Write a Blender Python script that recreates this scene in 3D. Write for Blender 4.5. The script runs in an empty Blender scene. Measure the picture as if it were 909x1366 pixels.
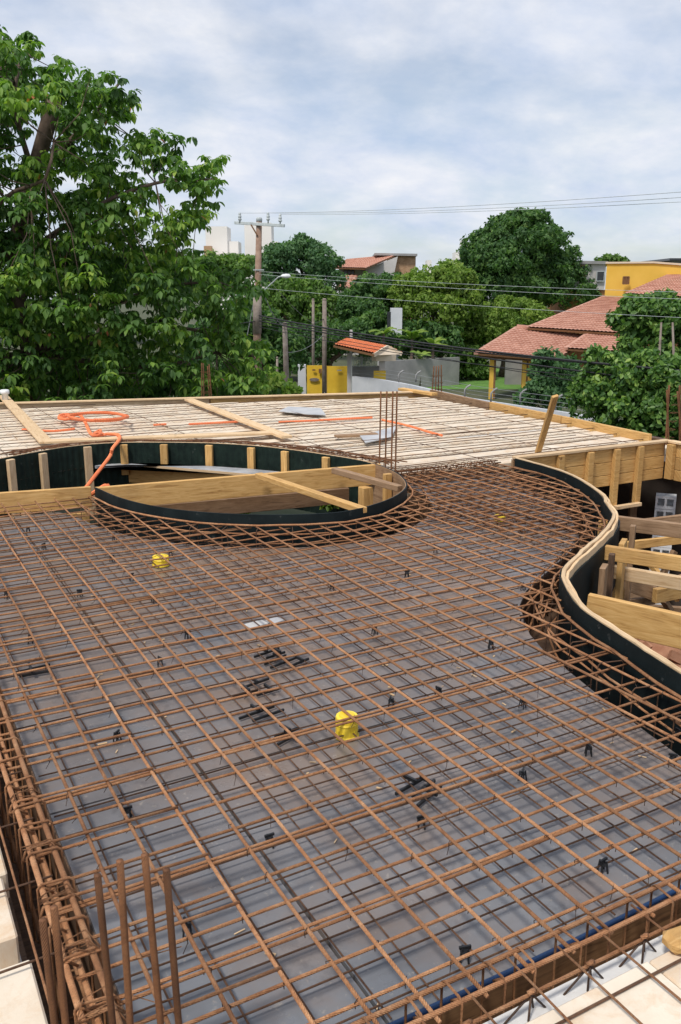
import bpy, bmesh, math, random
import numpy as np
from mathutils import Vector, Matrix

random.seed(11); rng = np.random.default_rng(11)
scene = bpy.context.scene
COL = scene.collection
R = math.radians
V = Vector

# ---------------------------------------------------------------- camera, sky, sun, exposure
W0, H0, FPX, CAMZ, YAW = 909.0, 1366.0, 1150.0, 1.75, R(28.9)
PIT = math.atan(288 / 1150.0)
cd = bpy.data.cameras.new('camera'); cam = bpy.data.objects.new('camera', cd); COL.objects.link(cam)
cam.location = (0, 0, CAMZ)
cam.rotation_euler = (R(90) - PIT, 0, -YAW)
cd.sensor_fit = 'VERTICAL'; cd.sensor_height = 36.0; cd.lens = 36.0 * FPX / H0
cd.clip_start = 0.05; cd.clip_end = 3000
scene.camera = cam

SUN_EL, SUN_AZ = R(59), R(243)          # azimuth measured clockwise from +Y
world = bpy.data.worlds.new('World'); scene.world = world; world.use_nodes = True
wn, wl = world.node_tree.nodes, world.node_tree.links
wn.clear()
wout = wn.new('ShaderNodeOutputWorld'); bg = wn.new('ShaderNodeBackground'); bg.inputs['Strength'].default_value = 0.1
sky = wn.new('ShaderNodeTexSky'); sky.sky_type = 'NISHITA'; sky.sun_disc = False
sky.sun_elevation = SUN_EL; sky.sun_rotation = SUN_AZ; sky.air_density = 1.0; sky.dust_density = 1.2; sky.ozone_density = 1.5
tc = wn.new('ShaderNodeTexCoord'); sep = wn.new('ShaderNodeSeparateXYZ'); wl.new(tc.outputs['Generated'], sep.inputs[0])
def wmath(op, a, b=None, clamp=False):
    n = wn.new('ShaderNodeMath'); n.operation = op; n.use_clamp = clamp
    for i, v in enumerate((a, b)):
        if v is None: continue
        if hasattr(v, 'is_linked'): wl.new(v, n.inputs[i])
        else: n.inputs[i].default_value = v
    return n.outputs[0]
den = wmath('ADD', wmath('ABSOLUTE', sep.outputs[2]), 0.34)
cx = wmath('DIVIDE', sep.outputs[0], den); cy = wmath('DIVIDE', sep.outputs[1], den)
comb = wn.new('ShaderNodeCombineXYZ'); wl.new(cx, comb.inputs[0]); wl.new(cy, comb.inputs[1])
def wnoise(scale, det, rough, dist, off):
    mp = wn.new('ShaderNodeMapping'); wl.new(comb.outputs[0], mp.inputs[0])
    mp.inputs['Location'].default_value = off; mp.inputs['Rotation'].default_value = (0, 0, R(30)); mp.inputs['Scale'].default_value = (1.0, 1.12, 1)
    n = wn.new('ShaderNodeTexNoise'); wl.new(mp.outputs[0], n.inputs['Vector'])
    n.inputs['Scale'].default_value = scale; n.inputs['Detail'].default_value = det
    n.inputs['Roughness'].default_value = rough; n.inputs['Distortion'].default_value = dist
    return n.outputs['Fac']
n1 = wnoise(2.4, 9, 0.56, 0.15, (3.1, 1.7, 0)); n2 = wnoise(4.2, 9, 0.58, 0.1, (7.3, 4.1, 2))
cover = wn.new('ShaderNodeMapRange'); wl.new(n1, cover.inputs[0])
cover.inputs[1].default_value = 0.36; cover.inputs[2].default_value = 0.60; cover.inputs[3].default_value = 0.42; cover.inputs[4].default_value = 0.98
bright = wn.new('ShaderNodeMapRange'); wl.new(n2, bright.inputs[0])
bright.inputs[1].default_value = 0.30; bright.inputs[2].default_value = 0.72; bright.inputs[3].default_value = 0.0; bright.inputs[4].default_value = 1.0
ccol = wn.new('ShaderNodeMix'); ccol.data_type = 'RGBA'; wl.new(bright.outputs[0], ccol.inputs[0])
ccol.inputs[6].default_value = (4.5, 5.25, 6.7, 1); ccol.inputs[7].default_value = (7.4, 7.4, 7.6, 1)
smix = wn.new('ShaderNodeMix'); smix.data_type = 'RGBA'
wl.new(cover.outputs[0], smix.inputs[0]); wl.new(sky.outputs[0], smix.inputs[6]); wl.new(ccol.outputs[2], smix.inputs[7])
wl.new(smix.outputs[2], bg.inputs['Color']); wl.new(bg.outputs[0], wout.inputs[0])

sd = bpy.data.lights.new('sun', 'SUN'); sd.energy = 2.4; sd.angle = R(10); sd.color = (1.0, 0.95, 0.88)
sun = bpy.data.objects.new('sun', sd); COL.objects.link(sun)
_d = V((math.sin(SUN_AZ) * math.cos(SUN_EL), math.cos(SUN_AZ) * math.cos(SUN_EL), math.sin(SUN_EL)))
sun.rotation_euler = _d.to_track_quat('Z', 'Y').to_euler(); sun.location = (0, 0, 30)
vs = scene.view_settings; vs.view_transform = 'Standard'; vs.look = 'None'; vs.gamma = 1.0; vs.use_curve_mapping = False; vs.exposure = 0.36
scene.cycles.use_denoising = True
scene.cycles.max_bounces = 8

# ---------------------------------------------------------------- survey helpers: photo bearings turned into places
def _ray(px, py):
    u = (px - W0 / 2) / FPX; v = (py - H0 / 2) / FPX
    f = math.cos(PIT) - v * math.sin(PIT); d = -math.sin(PIT) - v * math.cos(PIT)
    return V((u * math.cos(YAW) + f * math.sin(YAW), -u * math.sin(YAW) + f * math.cos(YAW), d))
def P(px, py, z=0.0):                      # point on the level plane z
    r = _ray(px, py); t = (z - CAMZ) / r.z
    return V((r.x * t, r.y * t, z))
FW = V((math.sin(YAW), math.cos(YAW), 0)); RT = V((math.cos(YAW), -math.sin(YAW), 0)); UP = V((0, 0, 1))
def B(px, py, d):                          # point d metres out
    r = _ray(px, py); t = d / r.dot(FW)
    return V((r.x * t, r.y * t, CAMZ + r.z * t))

# ---------------------------------------------------------------- materials
def newmat(name):
    m = bpy.data.materials.new(name); m.use_nodes = True
    nt = m.node_tree; b = nt.nodes['Principled BSDF']
    return m, nt, b
def node(nt, typ, **kw):
    n = nt.nodes.new(typ)
    for k, v in kw.items():
        if k in n.inputs: n.inputs[k].default_value = v
        else: setattr(n, k, v)
    return n
def coords(nt, kind='Object', scale=(1, 1, 1), perobj=True):
    if kind == 'World':
        g = node(nt, 'ShaderNodeNewGeometry'); o = g.outputs['Position']
    else:
        t = node(nt, 'ShaderNodeTexCoord'); o = t.outputs[kind]
    mp = node(nt, 'ShaderNodeMapping', Scale=scale); nt.links.new(o, mp.inputs[0])
    if perobj:
        oi = node(nt, 'ShaderNodeObjectInfo'); mu = node(nt, 'ShaderNodeVectorMath', operation='SCALE')
        mu.inputs[0].default_value = (17, 29, 41); nt.links.new(oi.outputs['Random'], mu.inputs['Scale']); nt.links.new(mu.outputs[0], mp.inputs['Location'])
    return mp.outputs[0]
def noise(nt, vec, scale, det=4, rough=0.55, dist=0):
    n = node(nt, 'ShaderNodeTexNoise', Scale=scale, Detail=det, Roughness=rough, Distortion=dist); nt.links.new(vec, n.inputs['Vector']); return n.outputs['Fac']
def ramp(nt, fac, stops):
    r = node(nt, 'ShaderNodeValToRGB'); e = r.color_ramp.elements
    while len(e) < len(stops): e.new(0.5)
    for i, (p, c) in enumerate(stops):
        e[i].position = p; e[i].color = (c[0], c[1], c[2], 1) if hasattr(c, '__len__') else (c, c, c, 1)
    nt.links.new(fac, r.inputs[0]); return r.outputs[0]
def mix(nt, fac, a, b, mode='MIX'):
    m = node(nt, 'ShaderNodeMix', data_type='RGBA', blend_type=mode)
    for i, v in ((0, fac), (6, a), (7, b)):
        if hasattr(v, 'is_linked'): nt.links.new(v, m.inputs[i])
        elif i == 0: m.inputs[0].default_value = v
        else: m.inputs[i].default_value = (v[0], v[1], v[2], 1)
    return m.outputs[2]
def bump(nt, b, h, strength=0.3, dist=0.01):
    n = node(nt, 'ShaderNodeBump', Strength=strength, Distance=dist); nt.links.new(h, n.inputs['Height']); nt.links.new(n.outputs[0], b.inputs['Normal'])
def basic(name, c1, c2, rough=0.7, scale=6, bstr=0.25, bdist=0.005, kind='Object', tint=0.12, fine=60):
    m, nt, b = newmat(name); v = coords(nt, kind)
    f = noise(nt, v, scale, 6, 0.6); col = ramp(nt, f, [(0.3, c1), (0.7, c2)])
    oi = node(nt, 'ShaderNodeObjectInfo'); mr = node(nt, 'ShaderNodeMapRange'); nt.links.new(oi.outputs['Random'], mr.inputs[0])
    mr.inputs[3].default_value = 1 - tint; mr.inputs[4].default_value = 1 + tint
    mm = node(nt, 'ShaderNodeVectorMath', operation='SCALE'); nt.links.new(col, mm.inputs[0]); nt.links.new(mr.outputs[0], mm.inputs['Scale'])
    nt.links.new(mm.outputs[0], b.inputs['Base Color']); b.inputs['Roughness'].default_value = rough
    bump(nt, b, noise(nt, v, fine, 4), bstr, bdist)
    return m
def wood(name, c1, c2, dark, knots=True, rough=0.75, dirt=0.35):
    m, nt, b = newmat(name)
    uv = coords(nt, 'UV', (1.6, 16, 1)); uv2 = coords(nt, 'UV', (1, 1, 1))
    g = noise(nt, uv, 3.0, 6, 0.6, 1.2)
    col = ramp(nt, g, [(0.28, dark), (0.45, c1), (0.72, c2)])
    if knots:
        vo = node(nt, 'ShaderNodeTexVoronoi', Scale=3.2); nt.links.new(uv2, vo.inputs['Vector'])
        kf = ramp(nt, vo.outputs['Distance'], [(0.0, 1.0), (0.05, 0.9), (0.085, 0.0)]); col = mix(nt, kf, col, (dark[0] * .6, dark[1] * .55, dark[2] * .5))
    st = noise(nt, uv2, 2.3, 5, 0.65); sf = ramp(nt, st, [(0.50, 0.0), (0.75, dirt)])
    col = mix(nt, sf, col, (0.16, 0.085, 0.04))
    oi = node(nt, 'ShaderNodeObjectInfo'); mr = node(nt, 'ShaderNodeMapRange'); nt.links.new(oi.outputs['Random'], mr.inputs[0])
    mr.inputs[3].default_value = .82; mr.inputs[4].default_value = 1.12
    mm = node(nt, 'ShaderNodeVectorMath', operation='SCALE'); nt.links.new(col, mm.inputs[0]); nt.links.new(mr.outputs[0], mm.inputs['Scale'])
    nt.links.new(mm.outputs[0], b.inputs['Base Color']); b.inputs['Roughness'].default_value = rough
    bump(nt, b, g, 0.35, 0.004)
    return m
M = {}
M['wood'] = wood('pine form board', (.58, .33, .105), (.73, .46, .18), (.36, .18, .05))
M['wood_pale'] = wood('pale pine board', (.66, .46, .26), (.78, .58, .36), (.46, .28, .13), dirt=.3)
M['wood_old'] = wood('weathered board', (.30, .18, .095), (.42, .27, .16), (.15, .085, .045), dirt=.7)
M['wood_mid'] = wood('shade-darkened form board', (.22, .115, .05), (.33, .18, .08), (.09, .045, .02), dirt=.8)  # board tones darkened so the near trough side does not look sunlit
M['wood_dark'] = wood('dark brown form board', (.10, .055, .03), (.17, .095, .05), (.04, .022, .013), dirt=.6)  # much darker brown than the other boards
def rustmat(name, a, b_, c, ribs=True):
    m, nt, b = newmat(name)
    v = coords(nt, 'World', perobj=True)
    f = noise(nt, v, 7, 9, 0.78, .4); f2 = noise(nt, v, 160, 4, .7); vw = coords(nt, 'World', perobj=False); f3 = noise(nt, vw, .55, 3, .5)
    col = ramp(nt, f, [(0.28, a), (0.48, b_), (0.74, c)]); col = mix(nt, ramp(nt, f2, [(.45, 0.0), (.70, .5)]), col, (a[0] * .7, a[1] * .6, a[2] * .6)); col = mix(nt, ramp(nt, f3, [(.50, 0.0), (.74, .4)]), col, (b_[0] * .62, b_[1] * .58, b_[2] * .62))
    oi = node(nt, 'ShaderNodeObjectInfo'); mr = node(nt, 'ShaderNodeMapRange'); nt.links.new(oi.outputs['Random'], mr.inputs[0])
    mr.inputs[3].default_value = .72; mr.inputs[4].default_value = 1.2
    mm = node(nt, 'ShaderNodeVectorMath', operation='SCALE'); nt.links.new(col, mm.inputs[0]); nt.links.new(mr.outputs[0], mm.inputs['Scale'])
    nt.links.new(mm.outputs[0], b.inputs['Base Color']); b.inputs['Roughness'].default_value = .72; b.inputs['Specular IOR Level'].default_value = .35
    if ribs:
        uv = coords(nt, 'UV', perobj=False); w = node(nt, 'ShaderNodeTexWave', Scale=38, Distortion=0); w.bands_direction = 'X'
        sk = node(nt, 'ShaderNodeMapping', Rotation=(0, 0, R(4))); nt.links.new(uv, sk.inputs[0]); nt.links.new(sk.outputs[0], w.inputs['Vector'])
        ad = node(nt, 'ShaderNodeMath', operation='ADD'); nt.links.new(w.outputs['Fac'], ad.inputs[0]); nt.links.new(f2, ad.inputs[1]); bump(nt, b, ad.outputs[0], 1.0, .0022)
    else: bump(nt, b, f2, .5, .001)
    return m
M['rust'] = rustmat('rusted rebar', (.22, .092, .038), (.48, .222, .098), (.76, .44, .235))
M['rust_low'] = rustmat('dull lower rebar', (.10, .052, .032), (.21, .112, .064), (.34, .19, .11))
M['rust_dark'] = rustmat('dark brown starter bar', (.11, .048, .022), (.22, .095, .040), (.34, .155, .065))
M['wire'] = rustmat('tie wire', (.03, .02, .016), (.07, .042, .028), (.13, .075, .045), ribs=False)
# deck film: grey, worn, rain-streaked with rust
m, nt, b = newmat('film faced deck'); v = coords(nt, 'World', perobj=False); vo = coords(nt, 'World', (1, 1, 1), True)
base = ramp(nt, noise(nt, v, 2.2, 6, .6), [(.3, (.118, .125, .138)), (.7, (.205, .213, .228))])
oi = node(nt, 'ShaderNodeObjectInfo'); mr = node(nt, 'ShaderNodeMapRange'); nt.links.new(oi.outputs['Random'], mr.inputs[0]); mr.inputs[3].default_value = .82; mr.inputs[4].default_value = 1.12
mm = node(nt, 'ShaderNodeVectorMath', operation='SCALE'); nt.links.new(base, mm.inputs[0]); nt.links.new(mr.outputs[0], mm.inputs['Scale'])
rs = ramp(nt, noise(nt, v, 1.1, 6, .62, .5), [(.48, 0.0), (.68, .5)])
# more rust-water staining towards the low middle-left of the slab
sx = node(nt, 'ShaderNodeVectorMath', operation='DISTANCE'); nt.links.new(v, sx.inputs[0]); sx.inputs[1].default_value = (2.6, 5.4, -.1)
near = ramp(nt, sx.outputs['Value'], [(0.0, 1.0), (1.0, 0.0)]); near_n = near.node; near_n.color_ramp.elements[1].position = 1.0
sc_ = node(nt, 'ShaderNodeMath', operation='MULTIPLY'); nt.links.new(sx.outputs['Value'], sc_.inputs[0]); sc_.inputs[1].default_value = .25; nt.links.new(sc_.outputs[0], near_n.inputs[0])
st2 = ramp(nt, noise(nt, v, 2.6, 5, .6), [(.26, 0.0), (.54, .85)])
st3 = mix(nt, 1.0, st2, near, 'MULTIPLY'); stn = mix(nt, 1.0, rs, st3, 'SCREEN')
col = mix(nt, stn, mm.outputs[0], (.25, .155, .092))
fl = ramp(nt, noise(nt, v, 26, 4, .7), [(.60, 0.0), (.72, .6)]); col = mix(nt, fl, col, (.36, .32, .27))
dk = ramp(nt, noise(nt, v, 4, 7, .75), [(.55, 0.0), (.74, .7)]); col = mix(nt, dk, col, (.045, .045, .05))
nt.links.new(col, b.inputs['Base Color'])
nt.links.new(ramp(nt, noise(nt, v, 4, 5, .6), [(.3, .22), (.7, .5)]), b.inputs['Roughness']); bump(nt, b, noise(nt, v, 9, 5), .12, .006)
M['deck'] = m
M['deck_edge'] = basic('deck beam side', (.05, .028, .016), (.11, .06, .03), .8, 5)
# cream filler block: foam with dust and rust drips
m, nt, b = newmat('cream filler block'); v = coords(nt, 'World', (1, 1, 1), True)
c = ramp(nt, noise(nt, v, 3, 6, .6), [(.3, (.62, .51, .38)), (.7, (.76, .67, .54))])
c = mix(nt, ramp(nt, noise(nt, v, 5, 8, .75, .6), [(.47, 0.0), (.66, .7)]), c, (.60, .40, .23)); c = mix(nt, ramp(nt, noise(nt, v, 1.3, 4), [(.5, 0.0), (.7, .35)]), c, (.55, .42, .30))
nt.links.new(c, b.inputs['Base Color']); b.inputs['Roughness'].default_value = .9; bump(nt, b, noise(nt, v, 90, 3), .25, .003); M['block'] = m
M['concrete'] = basic('pale precast concrete', (.52, .51, .49), (.68, .67, .64), .9, 8)
M['concrete_grey'] = basic('grey render', (.24, .24, .235), (.36, .35, .34), .9, 1.2)
M['white_wall'] = basic('whitewashed wall', (.52, .54, .57), (.68, .69, .71), .9, .8)
M['black'] = basic('black film sheet', (.006, .010, .011), (.013, .020, .021), .6, 5, .15)
M['black_rib'] = basic('black ribbed sheet', (.008, .015, .013), (.018, .034, .026), .55, 12, .15)
for k_ in ('black', 'black_rib'): M[k_].node_tree.nodes['Principled BSDF'].inputs['Specular IOR Level'].default_value = .15
for k_ in ('black', 'black_rib'):            # dried cement splashes
    nt = M[k_].node_tree; b = nt.nodes['Principled BSDF']; src = b.inputs['Base Color'].links[0].from_socket; v = coords(nt, 'World')
    nt.links.new(mix(nt, ramp(nt, noise(nt, v, 16, 6, .75), [(.62, 0.0), (.72, .35)]), src, (.20, .20, .19)), b.inputs['Base Color'])
M['plastic_black'] = basic('black plastic', (.008, .009, .010), (.02, .021, .024), .45, 20, .05)
M['orange'] = basic('orange conduit', (.72, .15, .045), (.86, .26, .10), .6, 3, .1)
M['blue'] = basic('blue conduit', (.006, .030, .095), (.012, .052, .15), .4, 10, .1)
M['yellow_box'] = basic('yellow plastic box', (.80, .55, .02), (.90, .68, .06), .42, 12, .05)
M['white_plastic'] = basic('white plastic', (.66, .67, .68), (.80, .80, .80), .5, 12, .05)
M['wet_sky_sheet'] = basic('wet sheet painted sky grey', (.20, .21, .22), (.46, .46, .46), .5, 4, .15)  # base grey lifted to stand in for sky reflected on the sheet
M['grey_sheet'] = basic('grey sheet', (.34, .35, .37), (.54, .53, .51), .6, 3, .1)
M['dirt'] = basic('shade-darkened dirt floor', (.05, .035, .025), (.10, .07, .05), .95, 1.5, .6, .03, 'World', 0)  # soil colour lowered to stand in for shade below the slab
M['brick'] = basic('broken brick', (.30, .13, .07), (.47, .25, .15), .9, 6)
M['lower_wall'] = basic('lower masonry', (.05, .038, .03), (.09, .068, .055), .95, 2)
M['hill_green'] = basic('rough ground', (.035, .055, .018), (.10, .10, .05), .95, .3, .5, .05, 'World', 0, 3)
M['lawn'] = basic('lawn', (.07, .17, .025), (.13, .27, .05), .95, 1.2, .6, .05, 'World', 0, 20)
M['road'] = basic('street asphalt', (.10, .095, .09), (.15, .14, .13), .95, 1, .3, .01, 'World', 0)
M['yellow_wall'] = basic('yellow painted wall', (.72, .43, .055), (.80, .50, .085), .85, .7, .1, .005, 'Object', .05)
M['gate_yellow'] = basic('yellow painted gate', (.74, .46, .03), (.84, .56, .05), .55, 2, .1, .005, 'Object', .04)
M['trim'] = basic('cream trim', (.62, .50, .36), (.72, .60, .45), .85, 2)
M['ochre_wall'] = basic('ochre brick wall', (.34, .15, .055), (.48, .23, .09), .9, 3)
M['stone_wall'] = basic('stone clad block', (.36, .21, .11), (.55, .36, .22), .9, 2.5, .6, .05, 'Object', .05, 8)
M['pale_wall'] = basic('pale wall', (.46, .44, .42), (.60, .57, .54), .9, .8)
M['far_tower'] = basic('far cream tower in haze tone', (.80, .76, .70), (.86, .82, .77), .9, .05, .1, .005, 'Object', .05)  # cream made extra pale in place of haze
M['glass'] = basic('dark window glass', (.02, .022, .025), (.045, .05, .055), .15, 2, .02)
M['brown_paint'] = basic('brown painted frame', (.16, .075, .03), (.24, .12, .05), .7, 4)
M['tile'] = basic('terracotta tile', (.40, .185, .125), (.58, .325, .235), .85, 2.2, .4, .02, 'World', .08, 14)
M['tile_new'] = basic('fresh orange tile', (.56, .165, .06), (.70, .25, .11), .8, 2.5, .3, .02, 'World', .06, 14)
M['bark'] = basic('bark', (.085, .058, .042), (.20, .14, .105), .95, 7, .7, .02)
M['pole_wood'] = basic('grey weathered pole', (.16, .125, .10), (.31, .26, .22), .9, 4, .4)
M['pole_brown'] = basic('brown weathered pole', (.20, .12, .08), (.34, .23, .17), .9, 4, .4)
M['galv'] = basic('galvanised steel', (.40, .44, .44), (.56, .60, .60), .5, 8, .1)
M['cable'] = basic('black cable', (.012, .012, .013), (.03, .03, .032), .6, 8, .05)
M['alu'] = basic('bare wire', (.18, .19, .2), (.3, .31, .32), .5, 8, .05)
def leafmat(name, stops, trans=.40, rough=.58):
    m, nt, b = newmat(name)
    at = node(nt, 'ShaderNodeAttribute', attribute_name='leaf_tone')
    col = ramp(nt, at.outputs['Fac'], stops)
    nt.links.new(col, b.inputs['Base Color']); b.inputs['Roughness'].default_value = rough; b.inputs['Specular IOR Level'].default_value = .35
    tr = node(nt, 'ShaderNodeBsdfTranslucent'); mx = node(nt, 'ShaderNodeMixShader'); mx.inputs[0].default_value = trans
    br = mix(nt, 1.0, col, (1.0, 1.25, .55), 'MULTIPLY'); nt.links.new(br, tr.inputs[0])
    nt.links.new(b.outputs[0], mx.inputs[1]); nt.links.new(tr.outputs[0], mx.inputs[2])
    nt.links.new(mx.outputs[0], nt.nodes['Material Output'].inputs[0]); return m
M['leaf_big'] = leafmat('broad glossy leaf', [(0, (0.064, 0.134, 0.039)), (.45, (0.121, 0.237, 0.046)), (.80, (0.241, 0.384, 0.061)), (.965, (0.355, 0.461, 0.083)), (1, (0.540, 0.179, 0.088))], .42)
M['leaf_dark'] = leafmat('dark green leaf', [(0, (0.044, 0.106, 0.037)), (.6, (0.091, 0.188, 0.052)), (1, (0.169, 0.288, 0.069))])
M['leaf_mid'] = leafmat('mid green leaf', [(0, (0.061, 0.125, 0.031)), (.6, (0.128, 0.237, 0.046)), (1, (0.230, 0.350, 0.066))])
M['leaf_light'] = leafmat('light green leaf', [(0, (0.102, 0.184, 0.031)), (.5, (0.186, 0.293, 0.050)), (1, (0.300, 0.402, 0.077))])
M['leaf_blue'] = leafmat('blue green leaf', [(0, (0.058, 0.138, 0.060)), (.6, (0.111, 0.219, 0.090)), (1, (0.182, 0.312, 0.120))])
M['leaf_hedge'] = leafmat('hedge leaf', [(0, (0.046, 0.110, 0.033)), (.5, (0.111, 0.220, 0.050)), (.85, (0.215, 0.354, 0.072)), (1, (0.325, 0.451, 0.099))], .38, .45)

# ---------------------------------------------------------------- mesh builder
class MB:
    def __init__(s): s.v = []; s.f = []; s.uv = []
    def face(s, idx, uvs): s.f.append(tuple(idx)); s.uv.extend(uvs)
    def add(s, vs, fs, uvf=None):
        o = len(s.v); s.v.extend([tuple(p) for p in vs])
        for f in fs: s.face([o + i for i in f], [uvf(i) if uvf else (0, 0) for i in f])
        return s
    def beam(s, p0, p1, w, h, up=UP, twist=0.0):
        """bar of section w (sideways) x h (along up) from p0 to p1, centred on the axis"""
        p0, p1 = V(p0), V(p1); d = (p1 - p0); L = d.length; d.normalize()
        up = V(up)
        if abs(d.dot(up)) > .97: up = V((0, 1, 0)) if abs(d.y) < .9 else V((1, 0, 0))
        sd_ = d.cross(up).normalized(); u = sd_.cross(d).normalized()
        if twist: q = Matrix.Rotation(twist, 3, d); sd_ = q @ sd_; u = q @ u
        o = len(s.v)
        for q in (p0, p1):
            for a, b_ in ((-1, -1), (1, -1), (1, 1), (-1, 1)): s.v.append(tuple(q + sd_ * (a * w / 2) + u * (b_ * h / 2)))
        per = [0, w, w + h, 2 * w + h, 2 * w + 2 * h]
        for k in range(4):
            a, b_ = k, (k + 1) % 4
            s.face((o + a, o + 4 + a, o + 4 + b_, o + b_), [(0, per[k]), (L, per[k]), (L, per[k + 1]), (0, per[k + 1])])
        s.face((o, o + 1, o + 2, o + 3), [(0, 0), (.02, w), (.02, w + h), (0, h)]); s.face((o + 7, o + 6, o + 5, o + 4), [(0, 0), (.02, w), (.02, w + h), (0, h)])
        return s
    def box(s, x0, x1, y0, y1, z0, z1): return s.beam((x0, (y0 + y1) / 2, (z0 + z1) / 2), (x1, (y0 + y1) / 2, (z0 + z1) / 2), abs(y1 - y0), abs(z1 - z0))
    def tube(s, pts, r, n=6, closed=False, cap=True):
        pts = [V(p) for p in pts]; m = len(pts); rr = r if hasattr(r, '__len__') else [r] * m
        o = len(s.v); L = 0; prev = None; us = []
        for i, p in enumerate(pts):
            a = pts[(i - 1) % m] if (closed or i > 0) else p; c = pts[(i + 1) % m] if (closed or i < m - 1) else p
            t = (c - a).normalized()
            if prev is None:
                ref = V((0, 0, 1)) if abs(t.z) < .9 else V((1, 0, 0)); n1_ = t.cross(ref).normalized()
            else: n1_ = (prev - t * prev.dot(t)); n1_ = n1_.normalized() if n1_.length > 1e-6 else t.orthogonal().normalized()
            prev = n1_; n2_ = t.cross(n1_)
            if i: L += (p - pts[i - 1]).length
            us.append(L)
            for k in range(n):
                an = 2 * math.pi * k / n; s.v.append(tuple(p + (n1_ * math.cos(an) + n2_ * math.sin(an)) * rr[i]))
        for i in range(m if closed else m - 1):
            j = (i + 1) % m
            for k in range(n):
                k2 = (k + 1) % n
                s.face((o + i * n + k, o + i * n + k2, o + j * n + k2, o + j * n + k), [(us[i], k / n), (us[i], (k + 1) / n), (us[j] if j else L + .1, (k + 1) / n), (us[j] if j else L + .1, k / n)])
        if cap and not closed:
            s.face([o + k for k in range(n)][::-1], [(0, 0)] * n); s.face([o + (m - 1) * n + k for k in range(n)], [(0, 0)] * n)
        return s
    def prism(s, poly, z0, z1):
        n = len(poly); o = len(s.v)
        ar = sum(poly[i][0] * poly[(i + 1) % n][1] - poly[(i + 1) % n][0] * poly[i][1] for i in range(n))
        if ar < 0: poly = poly[::-1]
        for z in (z0, z1):
            for p in poly: s.v.append((p[0], p[1], z))
        s.face([o + n + i for i in range(n)], [(p[0], p[1]) for p in poly]); s.face([o + i for i in range(n)][::-1], [(p[0], p[1]) for p in poly][::-1])
        for i in range(n):
            j = (i + 1) % n; s.face((o + i, o + j, o + n + j, o + n + i), [(0, 0), (1, 0), (1, .1), (0, .1)])
        return s
    def lathe(s, c, prof, n=16):
        o = len(s.v); c = V(c)
        for (r, z) in prof:
            for k in range(n): an = 2 * math.pi * k / n; s.v.append(tuple(c + V((r * math.cos(an), r * math.sin(an), z))))
        for i in range(len(prof) - 1):
            for k in range(n):
                k2 = (k + 1) % n; s.face((o + i * n + k, o + i * n + k2, o + (i + 1) * n + k2, o + (i + 1) * n + k), [(k / n, i), ((k + 1) / n, i), ((k + 1) / n, i + 1), (k / n, i + 1)])
        s.face([o + k for k in range(n)][::-1], [(0, 0)] * n); s.face([o + (len(prof) - 1) * n + k for k in range(n)], [(0, 0)] * n)
        return s
    def strip(s, pts, z0, z1, th, side=1):
        """upright band following an open polyline (x,y), thickness th to one side"""
        n = len(pts); off = offset(pts, th * side); o = len(s.v); L = 0; us = [0]
        for i in range(1, n): L += math.dist(pts[i][:2], pts[i - 1][:2]); us.append(L)
        for i in range(n):
            for (q, z) in ((pts[i], z0), (pts[i], z1), (off[i], z1), (off[i], z0)): s.v.append((q[0], q[1], z))
        per = [0, z1 - z0, z1 - z0 + th, 2 * (z1 - z0) + th, 2 * (z1 - z0) + 2 * th]
        for i in range(n - 1):
            for k in range(4):
                a, b_ = o + i * 4 + k, o + i * 4 + (k + 1) % 4; c, d = a + 4, b_ + 4
                s.face((a, b_, d, c), [(us[i], per[k]), (us[i], per[k + 1]), (us[i + 1], per[k + 1]), (us[i + 1], per[k])])
        s.face((o, o + 3, o + 2, o + 1), [(0, 0)] * 4); e = o + (n - 1) * 4; s.face((e, e + 1, e + 2, e + 3), [(0, 0)] * 4)
        return s
    def mesh(s, name):
        me = bpy.data.meshes.new(name); me.from_pydata(s.v, [], s.f); uvl = me.uv_layers.new(name='UVMap')
        uvl.data.foreach_set('uv', np.array(s.uv, dtype=np.float32).ravel()); return me
    def build(s, name, mat, parent=None, smooth=False, bevel=0):
        me = s.mesh(name); me.materials.append(M[mat])
        if smooth: me.shade_smooth()
        return link(name, me, parent, bevel)
def offset(pts, d):
    out = []; n = len(pts)
    for i in range(n):
        a = V(pts[max(i - 1, 0)][:2]); c = V(pts[min(i + 1, n - 1)][:2]); t = (c - a).normalized()
        out.append((pts[i][0] - t.y * d, pts[i][1] + t.x * d))
    return out
def link(name, me, parent=None, bevel=0):
    o = bpy.data.objects.new(name, me); COL.objects.link(o)
    if parent: o.parent = parent
    if bevel: b = o.modifiers.new('bevel', 'BEVEL'); b.width = bevel; b.segments = 1; b.limit_method = 'ANGLE'
    return o
def tag(o, label=None, cat=None, group=None, kind=None):
    for k, v in (('label', label), ('category', cat), ('group', group), ('kind', kind)):
        if v: o[k] = v
    return o
def thing(name, label, cat, group=None):
    o = bpy.data.objects.new(name, None); COL.objects.link(o); o.empty_display_size = .1
    return tag(o, label, cat, group)
def catmull(pts, step=.08):
    out = []; n = len(pts); pv = [V(p) for p in pts]
    for i in range(n - 1):
        p0, p1, p2, p3 = pv[max(i - 1, 0)], pv[i], pv[i + 1], pv[min(i + 2, n - 1)]
        k = max(1, int((p2 - p1).length / step))
        for j in range(k):
            t = j / k; out.append(.5 * ((2 * p1) + (p2 - p0) * t + (2 * p0 - 5 * p1 + 4 * p2 - p3) * t * t + (3 * p1 - p0 - 3 * p2 + p3) * t ** 3))
    out.append(pv[-1]); return out
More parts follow.
